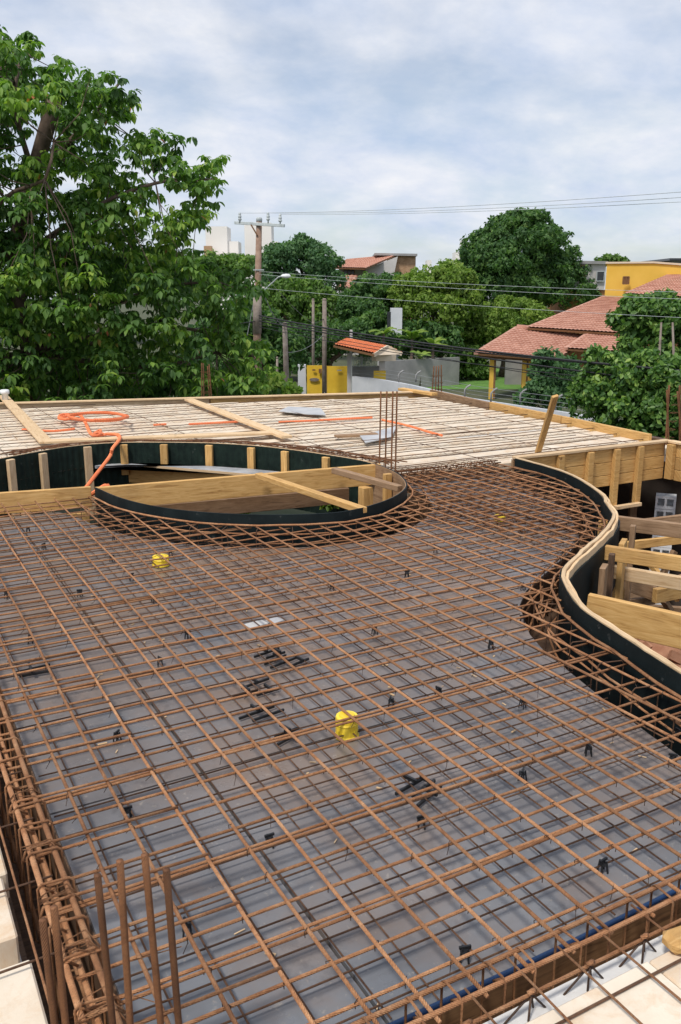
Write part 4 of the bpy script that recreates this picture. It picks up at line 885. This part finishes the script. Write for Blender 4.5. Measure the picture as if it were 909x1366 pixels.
# --- other trees, from far to near
tree('tree', 'spreading blue-green tree right of the utility pole', [(395, 345, 36, 22), (365, 358, 26, 18), (425, 350, 28, 20), (405, 330, 22, 15), (372, 385, 34, 22), (430, 378, 30, 20)], 82, 'leaf_blue', .30, .9, .26)
tree('tree', 'dense olive tree between the pole and the tile-roofed house', [(395, 410, 42, 34), (430, 420, 36, 36), (370, 420, 26, 30), (410, 395, 34, 22)], 68, 'leaf_mid', .26, .9)
tree('tree', 'large dark round-topped tree in the middle distance right of centre', [(690, 345, 62, 46), (655, 352, 42, 40), (735, 340, 30, 34), (700, 312, 42, 26), (668, 318, 32, 24), (640, 372, 36, 28), (720, 378, 58, 34), (760, 392, 34, 22), (675, 390, 60, 30)], 78, 'leaf_dark', .28, 1.0, .20, .4)
tree('tree', 'dark clipped dome of a tree in front of the far tile-roofed house', [(508, 390, 34, 27), (482, 412, 30, 24), (535, 402, 34, 28), (505, 428, 46, 30)], 66, 'leaf_dark', .24, 1.0, .20)
tree('tree', 'yellow-green tree beside the dark dome in the middle', [(585, 385, 42, 30), (555, 395, 30, 30), (612, 395, 26, 30), (600, 370, 26, 20), (580, 420, 50, 36)], 64, 'leaf_light', .24, .9, .20)
tree('tree', 'shady tree mass behind the yellow gate', [(460, 455, 42, 32), (410, 470, 34, 34), (500, 445, 40, 26), (375, 470, 36, 36)], 63, 'leaf_dark', .26, .9)
tree('bush', 'rounded feathery light green bush tree left of the house roof', [(675, 425, 46, 27), (645, 437, 32, 26), (705, 428, 30, 22), (665, 450, 46, 26)], 66, 'leaf_light', .20, 1.0, .18, cat='bush')
tree('bush', 'low green shrub by the lawn left of the porch posts', [(622, 485, 28, 22), (605, 495, 18, 14), (640, 495, 20, 14)], 64, 'leaf_mid', .26, 1.0, .25, .08, cat='bush')
tree('bush', 'low dark bushes left of the porch behind the palm', [(560, 455, 40, 24), (590, 460, 30, 24), (530, 460, 30, 20)], 62, 'leaf_dark', .3, .9, .25, .08, cat='bush')
tree('tree', 'shaded trees behind the pole base', [(330, 440, 44, 50), (365, 470, 36, 44), (300, 470, 44, 50)], 46, 'leaf_dark', .3, .9)
tree('tree', 'small leafy treetop showing over the yellow tower house', [(813, 347, 14, 5), (832, 349, 8, 4)], 120, 'leaf_mid', .4, .9, .4)
tree('bush', 'distant trees low on the horizon between towers and pole', [(290, 356, 40, 14), (330, 358, 40, 14), (250, 356, 30, 14), (200, 352, 40, 18), (140, 356, 40, 18), (80, 354, 40, 18), (20, 356, 40, 18), (-40, 354, 40, 18), (-100, 356, 40, 18), (170, 380, 60, 20), (60, 380, 60, 20), (280, 382, 60, 20), (-60, 380, 60, 20)], 115, 'leaf_mid', .5, .8, .3, cat='trees')
tree('bush', 'grey-green shrub below the porch roof behind the white wall', [(738, 495, 26, 28), (722, 525, 22, 20), (758, 510, 20, 34), (745, 530, 28, 18), (700, 532, 14, 10)], 37, 'leaf_blue', .17, .9, .24, .06, simple=False, cat='bush')
tree('vine_tree', 'vine-covered trees with pale stems at the right frame edge', [(865, 430, 38, 36), (845, 425, 20, 28), (890, 425, 34, 30), (865, 465, 38, 30), (905, 465, 30, 34)], 33, 'leaf_hedge', .20, 1.0, .24, .10, simple=False)
tree('hedge', 'tall dense green hedge outside the right slab edge', [(815, 505, 42, 34, 1), (860, 510, 40, 34), (910, 505, 40, 34, -1), (790, 535, 28, 34, 1), (840, 550, 50, 40), (895, 560, 50, 44, -1), (950, 540, 50, 54, -2), (820, 580, 40, 26), (880, 605, 50, 30, -1)], 25, 'leaf_hedge', .15, 1.0, .22, .07, simple=False, cat='hedge')
tree('bush', 'bright green bush at the back edge below the utility pole', [(352, 518, 30, 20), (380, 525, 16, 12), (325, 510, 26, 24)], 26, 'leaf_light', .16, .9, .3, .06, simple=False, cat='bush')
tree('bush', 'shady bush at the foot of the big left tree', [(60, 520, 60, 40), (160, 525, 60, 40), (-30, 520, 60, 40), (240, 515, 56, 40), (110, 480, 60, 30)], 25, 'leaf_dark', .2, .8, .3, .06, simple=False, cat='bush')
for (x, y, d, lab) in ((845, 490, 31, 'pale stem'), ):
    t = [c for c in bpy.data.objects if c.name.startswith('vine_tree')][0]
    for px in (878, 900): a_ = B(px, 505, 31.5); MB().tube([V((a_.x, a_.y, GZ)), a_, B(px + random.uniform(-4, 6), 430, 31.5)], [.07, .06, .035], 6).build('stem', 'pole_wood', t, True)
# palms / banana clumps
def palm(label, px, py, d, n_, ln, lean=0):
    t = thing('palm', label, 'palm', None); c = B(px, py, d); MB().tube([V((c.x, c.y, GZ)), c], [.14, .09], 7).build('trunk', 'bark', t, True)
    for k in range(n_):
        an = k * 2.4 + .3; mb = MB(); pts = []; el = random.uniform(.5, 1.3)
        for i in range(7): s_ = i / 6; pts.append(c + V((math.cos(an), math.sin(an), 0)) * ln * s_ * math.cos(el * (1 - .2 * s_)) + UP * ln * (math.sin(el) * s_ - .55 * s_ * s_))
        side = V((-math.sin(an), math.cos(an), 0)); o_ = len(mb.v); w = [.05, .2, .27, .28, .24, .15, .02]
        vs_ = []
        for p, ww in zip(pts, w): vs_ += [p - side * ww * ln * .55 - UP * .08, p, p + side * ww * ln * .55 - UP * .08]
        mb.add(vs_, [(3 * i + j, 3 * i + j + 1, 3 * i + j + 4, 3 * i + j + 3) for i in range(6) for j in range(2)])
        o = mb.build('frond', 'leaf_light', t); at = o.data.attributes.new('leaf_tone', 'FLOAT', 'FACE'); at.data.foreach_set('value', np.full(len(o.data.polygons), random.uniform(.3, 1.0), dtype=np.float32))
palm('bright banana palm right of the white pillar', 550, 452, 60, 9, 1.7)
palm('small banana palm below the white pillar', 512, 445, 60, 7, 1.3)
palm('spiky palm by the grey wall near the lawn', 578, 462, 60, 8, 1.6)
palm('low palm under the yellow-green tree', 560, 478, 58, 7, 1.2)
tree('bush', 'little plant growing in the shade of the oval opening', [(318, 678, 10, 8), (298, 682, 9, 7), (440, 668, 7, 6)], 9.0, 'leaf_light', .07, 1.0, .4, .01, simple=False, cat='plant', branches=False)

# ================================================================ BUILDINGS AND STREET
def roof(name, parent, eL, eR, rR, rL, mat, pitch=.24, course=.42, amp=.045, th=.10):
    """tiled plane: columns of half-round tiles in overlapping courses"""
    eL, eR, rR, rL = map(V, (eL, eR, rR, rL)); wE = (eR - eL).length; up_ = ((rL - eL) + (rR - eR)) / 2; nv = max(3, int(up_.length / course)); nu = max(4, int(max(wE, (rR - rL).length) / pitch)) * 4
    nrm = (eR - eL).cross(up_).normalized(); nrm = nrm if nrm.z > 0 else -nrm; vs_ = []; fs = []
    for j in range(nv):
        for e in (0, 1):
            t = (j + e) / nv; lift = .05 * (1 - e)
            for i in range(nu + 1):
                s_ = i / nu; p = eL.lerp(eR, s_).lerp(rL.lerp(rR, s_), t); vs_.append(p + nrm * (amp * abs(math.sin(math.pi * i / 4)) + lift))
    W_ = nu + 1
    for r_ in range(2 * nv - 1):
        for i in range(nu): fs.append((r_ * W_ + i, r_ * W_ + i + 1, (r_ + 1) * W_ + i + 1, (r_ + 1) * W_ + i))
    mb = MB().add(vs_, fs); mb.build(name, mat, parent)
    o_ = MB().add([p - nrm * .03 for p in (eL, eR, rR, rL)] + [p - nrm * (th + .03) for p in (eL, eR, rR, rL)], [(0, 1, 2, 3), (7, 6, 5, 4), (0, 4, 5, 1), (1, 5, 6, 2), (2, 6, 7, 3), (3, 7, 4, 0)]); o_.build('roof_underside', 'brown_paint', parent)
def slabwall(p0, p1, z0, z1, th):        # vertical wall box between plan points
    p0, p1 = V((p0[0], p0[1], 0)), V((p1[0], p1[1], 0)); return MB().beam(p0 + UP * (z0 + z1) / 2, p1 + UP * (z0 + z1) / 2, th, z1 - z0)
def zat(py, px, d): return B(px, py, d).z
def facade(parent, px0, px1, pt, pb, d, depth, mat, name='wall'):
    a, b_ = B(px0, pt, d), B(px1, pt, d); z1 = a.z; z0 = pb if pb < -1 and pb > -20 else B(px0, pb, d).z
    c = FW * depth / 2; return slabwall(a + c, b_ + c, z0, z1, depth).build(name, mat, parent)
def windowp(parent, px0, px1, py0, py1, d, mat='glass', frame='brown_paint', bars=1):
    a, b_ = B(px0, (py0 + py1) / 2, d), B(px1, (py0 + py1) / 2, d); h = (py1 - py0) * d / FPX
    w = MB().beam(a - FW * .02, b_ - FW * .02, .06, h).build('window', mat, parent)
    mb = MB(); z = V((0, 0, h / 2)); f_ = -FW * .06
    for s_ in (-1, 1): mb.beam(a + f_ + z * s_, b_ + f_ + z * s_, .06, .07)
    for s_ in [0, 1] + [(k + 1) / (bars + 1) for k in range(bars)]: p = a.lerp(b_, s_) + f_; mb.beam(p - z, p + z, .07, .06, up=FW)
    mb.build('window_frame', frame, w); return w
# far towers
t = thing('apartment_tower', 'pale cream apartment tower with stepped top, left of the utility pole', 'building')
facade(t, 274, 303, 302, GZ, 420, 14, 'far_tower', 'tower'); facade(t, 303.2, 318, 322, GZ, 421, 13, 'far_tower', 'annexe'); facade(t, 272, 282, 328, GZ, 415, 4, 'stone_wall', 'brick_shaft'); facade(t, 281, 342, 341, GZ, 412, 5, 'far_tower', 'podium')
t = thing('apartment_tower', 'pale cream apartment tower directly behind the utility pole', 'building')
facade(t, 326, 362, 297, GZ, 440, 16, 'far_tower', 'tower'); facade(t, 362.2, 371, 322, GZ, 441, 12, 'far_tower', 'annexe'); windowp(t, 359, 364, 325, 330, 438, bars=0)
t = thing('apartment_tower', 'tiny far building left of the large round-topped tree', 'building')
facade(t, 608, 615, 336, GZ, 500, 14, 'far_tower', 'tower'); facade(t, 617, 622, 320, GZ, 520, 10, 'far_tower', 'mast_block'); facade(t, 570, 576, 347, GZ, 480, 10, 'far_tower', 'low_block')
# two-storey house with gable
t = thing('gable_house', 'two-storey pale house with orange tiled gable roof above the trees', 'house')
roof('roof', t, B(446, 357, 90), B(487, 358, 86), B(529, 340, 92), B(463, 346, 96), 'tile', .34, .5, .06)
facade(t, 452, 505, 354, GZ, 91, 7, 'pale_wall', 'wall'); 
a, b_ = B(488, 359, 90), B(531, 343, 90)
MB().add([B(488, 359, 89.5), B(531, 342, 89.5), B(524, 375, 89.5), B(488, 375, 89.5)] + [p + FW * 6 for p in (B(488, 359, 89.5), B(531, 342, 89.5), B(524, 375, 89.5), B(488, 375, 89.5))], [(0, 3, 2, 1), (4, 5, 6, 7), (0, 1, 5, 4), (1, 2, 6, 5)]).build('gable_wall', 'pale_wall', t)
facade(t, 521, 555, 339.5, GZ, 92, 7, 'stone_wall', 'stone_block'); MB().beam(B(500, 339, 91.6) + FW * 3.6, B(557, 340, 91.6) + FW * 3.6, 7.4, .22).build('coping', 'concrete_grey', t)
windowp(t, 459, 473, 359, 366, 90.8, bars=2); roof('lower_roof', t, B(446, 386, 84), B(470, 386, 84), B(478, 367, 88), B(456, 368, 88), 'tile', .34, .5, .06)
# pale house behind the yellow tower
t = thing('grey_house', 'pale grey rendered house with two dark windows behind the yellow tower', 'house')
facade(t, 757, 809, 351, 386, 78, 8, 'pale_wall', 'wall'); facade(t, 757, 809, 386.2, GZ, 78.2, 7, 'ochre_wall', 'lower_wall'); MB().beam(B(755, 349.5, 77.8) + FW * 4.2, B(811, 350.5, 77.8) + FW * 4.2, 8.6, .25).build('coping', 'concrete_grey', t)
windowp(t, 774, 781, 354.5, 368, 77.9, bars=0); windowp(t, 796, 806, 362.5, 374.5, 77.9, bars=0, frame='galv')
t = thing('grey_house', 'grey block house with dark coping at the right frame edge', 'house'); facade(t, 897, 930, 347, GZ, 80, 8, 'concrete_grey', 'wall'); MB().beam(B(893, 346, 79.6) + FW * 4.2, B(932, 346, 79.6) + FW * 4.2, 8.6, .2).build('coping', 'glass', t)
# tile-roofed house with yellow tower
h = thing('tile_house', 'large terracotta-roofed house with yellow tower and porch posts on the right', 'house')
TN = V((_ray(806, 380).x, _ray(806, 380).y, 0)).normalized(); TT = V((TN.y, -TN.x, 0)); TA = B(808, 380, 62); TA.z = 0
TL = 5.05; TZ = B(808, 352, 62).z
MB().add([TA + UP * GZ, TA + TT * TL + UP * GZ, TA + TT * TL + UP * (TZ - .18), TA + TT * TL * .6 + UP * TZ, TA + UP * TZ] + [p + TN * 6 for p in (TA + UP * GZ, TA + TT * TL + UP * GZ, TA + TT * TL + UP * (TZ - .18), TA + TT * TL * .6 + UP * TZ, TA + UP * TZ)], [(0, 1, 2, 3, 4), (9, 8, 7, 6, 5), (0, 5, 6, 1), (1, 6, 7, 2), (2, 7, 8, 3), (3, 8, 9, 4), (4, 9, 5, 0)]).build('tower_wall', 'yellow_wall', h)
for (l0, z0, l1, z1) in ((-.1, TZ + .07, TL * .6, TZ + .07), (TL * .6, TZ + .07, TL + .1, TZ - .11)): MB().beam(TA + TT * l0 + TN * 3 + UP * z0, TA + TT * l1 + TN * 3 + UP * z1, 6.2, .12).build('coping', 'trim', h)
windowp(h, 831, 839, 369.5, 378.5, 61.25, 'brown_paint', 'brown_paint', 1)
roof('roof', h, B(704, 437, 55.5), B(850, 446, 53.5), B(850, 398, 61.5), B(806, 396, 61.7), 'tile')
roof('roof', h, B(635, 471, 51), B(742, 479, 50), B(795, 448, 55.8), B(690, 436.5, 56.2), 'tile')
roof('roof', h, B(755, 465, 51.5), B(850, 471, 50.5), B(850, 446, 54.6), B(786, 444, 54.8), 'tile')
roof('roof', h, B(831, 392, 56), B(940, 398, 55), B(940, 362, 61.3), B(895, 365, 61.4), 'tile')
MB().beam(B(804, 399.5, 61.5), B(833, 400.5, 61.3), .3, .18).build('flashing', 'trim', h); MB().beam(B(842, 384, 61.7), B(865, 384, 61.7), .25, .14).build('flashing', 'trim', h); MB().beam(B(865, 384, 61.7), B(899, 364, 61.7), .25, .14).build('flashing', 'trim', h)
facade(h, 868, 940, 396, GZ, 58.5, 3, 'ochre_wall', 'wall'); facade(h, 715, 870, 449, GZ, 58, 2, 'ochre_wall', 'wall'); facade(h, 676, 716, 470, GZ, 60, .3, 'concrete_grey', 'porch_wall')
for px in (655, 698, 705.5): a_ = B(px, 520, 51.5); MB().beam(V((a_.x, a_.y, GZ)), V((a_.x, a_.y, B(px, 474, 51.5).z + .1)), .22, .26, up=FW).build('porch_post', 'yellow_wall', h); MB().beam(V((a_.x, a_.y, GZ)) + RT * .17, V((a_.x, a_.y, B(px, 474, 51.5).z + .1)) + RT * .17, .12, .22, up=FW).build('post_edge', 'brown_paint', h)
MB().beam(B(640, 475, 51.4), B(742, 482, 50.6), .15, .18).build('porch_beam', 'brown_paint', h)
MB().beam(B(704, 437.5, 55.6), B(806, 396.5, 61.8), .28, .16).build('hip_tiles', 'tile', h); MB().beam(B(635, 471.5, 51), B(690, 437, 56.3), .26, .15).build('hip_tiles', 'tile', h); MB().beam(B(755, 465, 51.5), B(786, 444, 54.9), .24, .14).build('hip_tiles', 'tile', h); MB().beam(B(690, 435, 56.3), B(712, 437, 56), .35, .2).build('hip_tiles', 'tile', h)
# white pillar
t = thing('white_pillar', 'pale pillar of a garden building showing among the middle trees', 'building'); facade(t, 522, 537, 411, GZ, 61, 1.2, 'white_wall', 'wall'); facade(t, 517, 521.5, 416, GZ, 61.2, .6, 'glass', 'dark_door')
# gate and portal
gt = thing('yellow_gate', 'yellow sheet metal double gate with an oval plaque', 'gate'); gd = 50.0
for (x0, x1, y0) in ((409.5, 431, 487.5), (437, 466.5, 488.5)): facade(gt, x0, x1, y0, GZ - 3.0 if False else 530, gd, .08, 'gate_yellow', 'leaf')
facade(gt, 397.5, 408, 486.5, 530, gd + .1, .35, 'white_wall', 'post'); facade(gt, 431.2, 436.8, 488, 530, gd + .12, .06, 'gate_yellow', 'middle_leaf'); facade(gt, 466.8, 470.5, 440, 530, gd, .2, 'galv', 'post')
pl = MB(); c = B(419.5, 506.5, gd - .1); vs_ = [c + RT * (.28 * math.cos(a_)) + UP * (.10 * math.sin(a_)) for a_ in np.linspace(0, 2 * math.pi, 20, endpoint=False)]
pl.add(vs_ + [p + FW * .04 for p in vs_], [tuple(range(20))[::-1], tuple(range(20, 40))] + [(i, (i + 1) % 20, 20 + (i + 1) % 20, 20 + i) for i in range(20)]); pl.build('plaque', 'pole_wood', gt)
MB().beam(B(425.5, 495, gd - .12), B(429.5, 495, gd - .12), .08, .25).build('letter_box', 'brown_paint', gt); MB().beam(B(417, 493.5, gd - .12), B(421, 493.5, gd - .12), .05, .08).build('number_plate', 'brown_paint', gt)
MB().beam(B(450, 494, gd - .1), B(456, 494, gd - .1), .04, .06).build('handle', 'galv', gt)
# a low kerb at the gate foot
pt = thing('gate_portal', 'small gate portal with fresh orange tiled gable roof', 'gatehouse')
roof('roof', pt, B(445, 460, 47), B(499, 472, 44.5), B(517, 461.5, 47.5), B(463, 451.5, 50), 'tile_new', .22, .35, .04)
roof('roof', pt, B(536, 471, 47.8), B(481, 458, 52), B(463, 451.5, 50.1), B(517, 461.5, 47.6), 'tile_new', .22, .35, .04)
MB().add([B(500, 474, 44.8), B(517, 463.5, 47.4), B(535, 472.5, 47.7)], [(0, 1, 2)]).build('gable', 'trim', pt); MB().beam(B(499, 473.5, 44.6), B(517, 463, 47.4), .12, .2).build('barge_board', 'trim', pt); MB().beam(B(517, 463, 47.4), B(536, 472.5, 47.7), .12, .2).build('barge_board', 'trim', pt)
MB().beam(B(499, 477, 46), B(526, 477, 47), .3, .35).build('lintel', 'trim', pt)
for (x0, x1, d_) in ((463.5, 469, 47.5), (506.5, 514, 46.5)): facade(pt, x0, x1, 472, GZ, d_, .3, 'pale_wall', 'pier')
facade(pt, 499, 515, 495, GZ, 46.2, .3, 'gate_yellow', 'side_panel'); facade(pt, 470, 506, 488, GZ, 48.5, .05, 'concrete_grey', 'side_gate')
MB().beam(B(481, 481, 48.3), B(484, 481, 48.3), .06, .5).build('notice', 'white_wall', pt)
mb = MB()
for k in range(16): p = B(472 + 2 * k, 482, 48.2); mb.beam(p - UP * .3, p + UP * .25, .03, .03)
mb.build('side_gate_bars', 'galv', pt)
# walls
wt = [(470, 502), (492, 504), (515, 507.5), (545, 513), (585, 522), (625, 531), (690, 541), (740, 548), (790, 556), (850, 565)]
pw = [P(x, y, -2.45) for x, y in wt]; o = MB().strip([(p.x, p.y) for p in pw], GZ, -2.45, .18, 1).build('white_wall', 'white_wall'); tag(o, 'long whitewashed boundary wall curving from the gate to the hedge', 'wall')
a, b_ = B(505, 482, 56), B(612, 483, 60); o = slabwall(a, b_, GZ, a.z, .2).build('grey_wall', 'concrete_grey'); tag(o, 'grey rendered garden wall behind the gate portal', 'wall')
a, b_ = B(612, 505, 74), B(760, 505, 74); o = slabwall(a, b_, GZ, -2.3, .2).build('garden_wall', 'concrete_grey'); tag(o, 'shaded garden wall at the back of the lawn', 'wall')
for i, (px, py) in enumerate(((532, 497), (555, 497), (620, 516), (655, 520), (694, 520), (741, 527))):
    q = min(pw, key=lambda p: abs((p - P(px, py + 14, -2.45)).length)); q2 = P(px, py + 13 + (px - 530) * .035, -2.45)
    t = thing('fence_post', 'bent concrete fence post, number %s from the gate along the white wall' % ('one', 'two', 'three', 'four', 'five', 'six')[i], 'post', 'bent posts on the white wall'); b0 = V((q2.x, q2.y, -2.44))
    MB().tube([b0, b0 + UP * .38, b0 + UP * .50 + RT * .10, b0 + UP * .58 + RT * .24], .038, 6).build('post', 'concrete_grey', t, True)
for k, (zz, off) in enumerate(((.18, 0), (.34, 0), (.52, .12))):
    pts = [V((p.x, p.y, -2.45 + zz)) + RT * off for p in pw]; o = MB().tube(pts, .008, 4).build('fence_wire', 'alu'); tag(o, ('lowest', 'middle', 'highest')[k] + ' strand of wire along the white wall', 'wire')

# ---------------------------------------------------------------- poles and lines
up_ = thing('utility_pole', 'tall wooden utility pole with crossarm, insulators and street lamp', 'utility pole'); pd = 40.0
pt0 = B(346, 294, pd); pb = B(343, 440, pd); MB().tube([V((pb.x, pb.y, GZ)), pb, B(344, 395, pd), pt0], [.19, .17, .15, .125], 10).build('shaft', 'pole_brown', up_, True)
MB().tube([B(343.2, 445, pd - .02), B(343.6, 392, pd - .02)], [.20, .19], 10).build('sleeve', 'pole_wood', up_, True)
ca, cb_ = B(314, 297.5, pd + .7), B(380, 301.5, pd - .7); MB().beam(ca - FW * .18, cb_ - FW * .18, .10, .13).build('crossarm', 'galv', up_, bevel=.01)
MB().beam(B(335, 299.5, pd - .15), B(343.5, 314, pd - .15), .05, .06).build('brace', 'brown_paint', up_)
ins = []
for (px, py, dd) in ((321, 298, .5), (358.5, 298, -.3), (374.5, 300, -.6)):
    c = B(px, py, pd + dd) - FW * .18; ins.append(c + UP * .42); MB().lathe(c, [(.03, 0), (.03, .1), (.08, .12), (.08, .18), (.05, .2), (.075, .24), (.075, .30), (.05, .32), (.06, .36), (.05, .44)], 10).build('insulator', 'galv', up_, True)
MB().lathe(pt0 - UP * .05, [(.135, 0), (.14, .12), (.10, .18)], 10).build('cap', 'galv', up_, True)
la = [B(348, 394, pd - .2), B(355, 385, pd - .3), B(366, 375, pd - .4), B(372, 369.5, pd - .5), B(377, 368.5, pd - .5)]; MB().tube(catmull(la, .1), .03, 7).build('lamp_arm', 'galv', up_, True)
c = B(381.5, 368.3, pd - .5); mb = MB(); mb.tube([c - RT * .22, c - RT * .15, c, c + RT * .16, c + RT * .22], [.03, .075, .10, .085, .02], 10); mb.build('lamp_head', 'white_plastic', up_, True)
MB().beam(B(338, 360, pd - .15), B(352.5, 360, pd - .15), .05, .05).build('bracket', 'galv', up_)
for (px, y0, y1, r_, d_, m_, lab) in ((433, 400, 530, .13, 48.5, 'pole_wood', 'tall round post standing in front of the yellow gate'), (418, 400, 500, .09, 55, 'pole_wood', 'thin dark post left of the gate post, among trees'), (380, 432, 530, .13, 42, 'pole_wood', 'leaning grey post right of the utility pole'), (370, 478, 520, .06, 42, 'pole_wood', 'short thin stake left of the leaning grey post')):
    a_ = B(px + (3 if px == 380 else 0), y1, d_); b2 = B(px, y0, d_); t = thing('street_post', lab, 'post'); MB().tube([V((a_.x, a_.y, GZ)), (a_ + b2) / 2, b2], [r_ * 1.1, r_, r_ * .9], 9).build('shaft', m_, t, True)
    MB().lathe(b2 - UP * .02, [(r_ * .95, 0), (r_ * .95, .06), (r_ * .5, .10)], 9).build('cap', m_, t, True)
def cable(a, b_, sag, r_, mat, label, group='overhead lines along the street'):
    pts = [V(a).lerp(V(b_), i / 24) - UP * sag * 4 * (i / 24) * (1 - i / 24) for i in range(25)]; tag(MB().tube(pts, r_, 5).build('overhead_line', mat, smooth=True), label, 'cable', group)
E_ = 22.0
cable(ins[0], B(1000, 249, E_), .15, .008, 'galv', 'uppermost thin wire across the sky from the pole'); cable(ins[1], B(1000, 257, E_), .15, .008, 'galv', 'middle thin wire across the sky from the pole'); cable(ins[2], B(1000, 264, E_), .12, .008, 'galv', 'lowest thin wire across the sky from the pole')
for (y0, y1, r_, sag, lab) in ((421, 502, .035, .25, 'thick black cable crossing before the house roofs, upper one'), (424, 500, .022, .3, 'thin black cable close along the upper thick cable'), (428, 523, .028, .15, 'thick black cable crossing below the porch eave'), (432, 545, .012, .1, 'thin low cable crossing before the porch posts'), (436, 522, .014, .3, 'thin cable sagging under the thick cables')):
    cable(B(346, y0, pd - .25), B(1000, y1, E_), sag, r_, 'cable', lab)
for (y0, y1, lab) in ((362, 392, 'faint wire crossing before the big round-topped tree, top one'), (366, 402, 'faint wire crossing before the big round-topped tree, lower one'), (384, 428, 'faint wire crossing before the terracotta roof')): cable(B(346, y0, pd - .2), B(1000, y1, E_ + 6), .12, .006, 'galv', lab)
cable(B(346, 428, pd), B(-40, 452, 30), .2, .022, 'cable', 'black cable from the pole leftwards into the big tree')
cable(B(351, 388, pd - .3), B(380, 434, 42), .35, .022, 'alu', 'pale drop wire from lamp arm to the leaning post'); cable(B(350, 362, pd), B(418, 432, 55), .2, .012, 'alu', 'thin wire from the pole bracket to the thin dark post'); cable(B(380, 436, 42), B(433, 425, 48.5), .2, .018, 'cable', 'short cable between the leaning post and the gate post')
cable(B(340, 396, pd), B(330, 448, pd), .02, .02, 'alu', 'wire stay down the left of the pole'); cable(B(380, 470, 42), B(433, 445, 48.5), .3, .014, 'alu', 'low slack wire from the leaning post to the gate post')
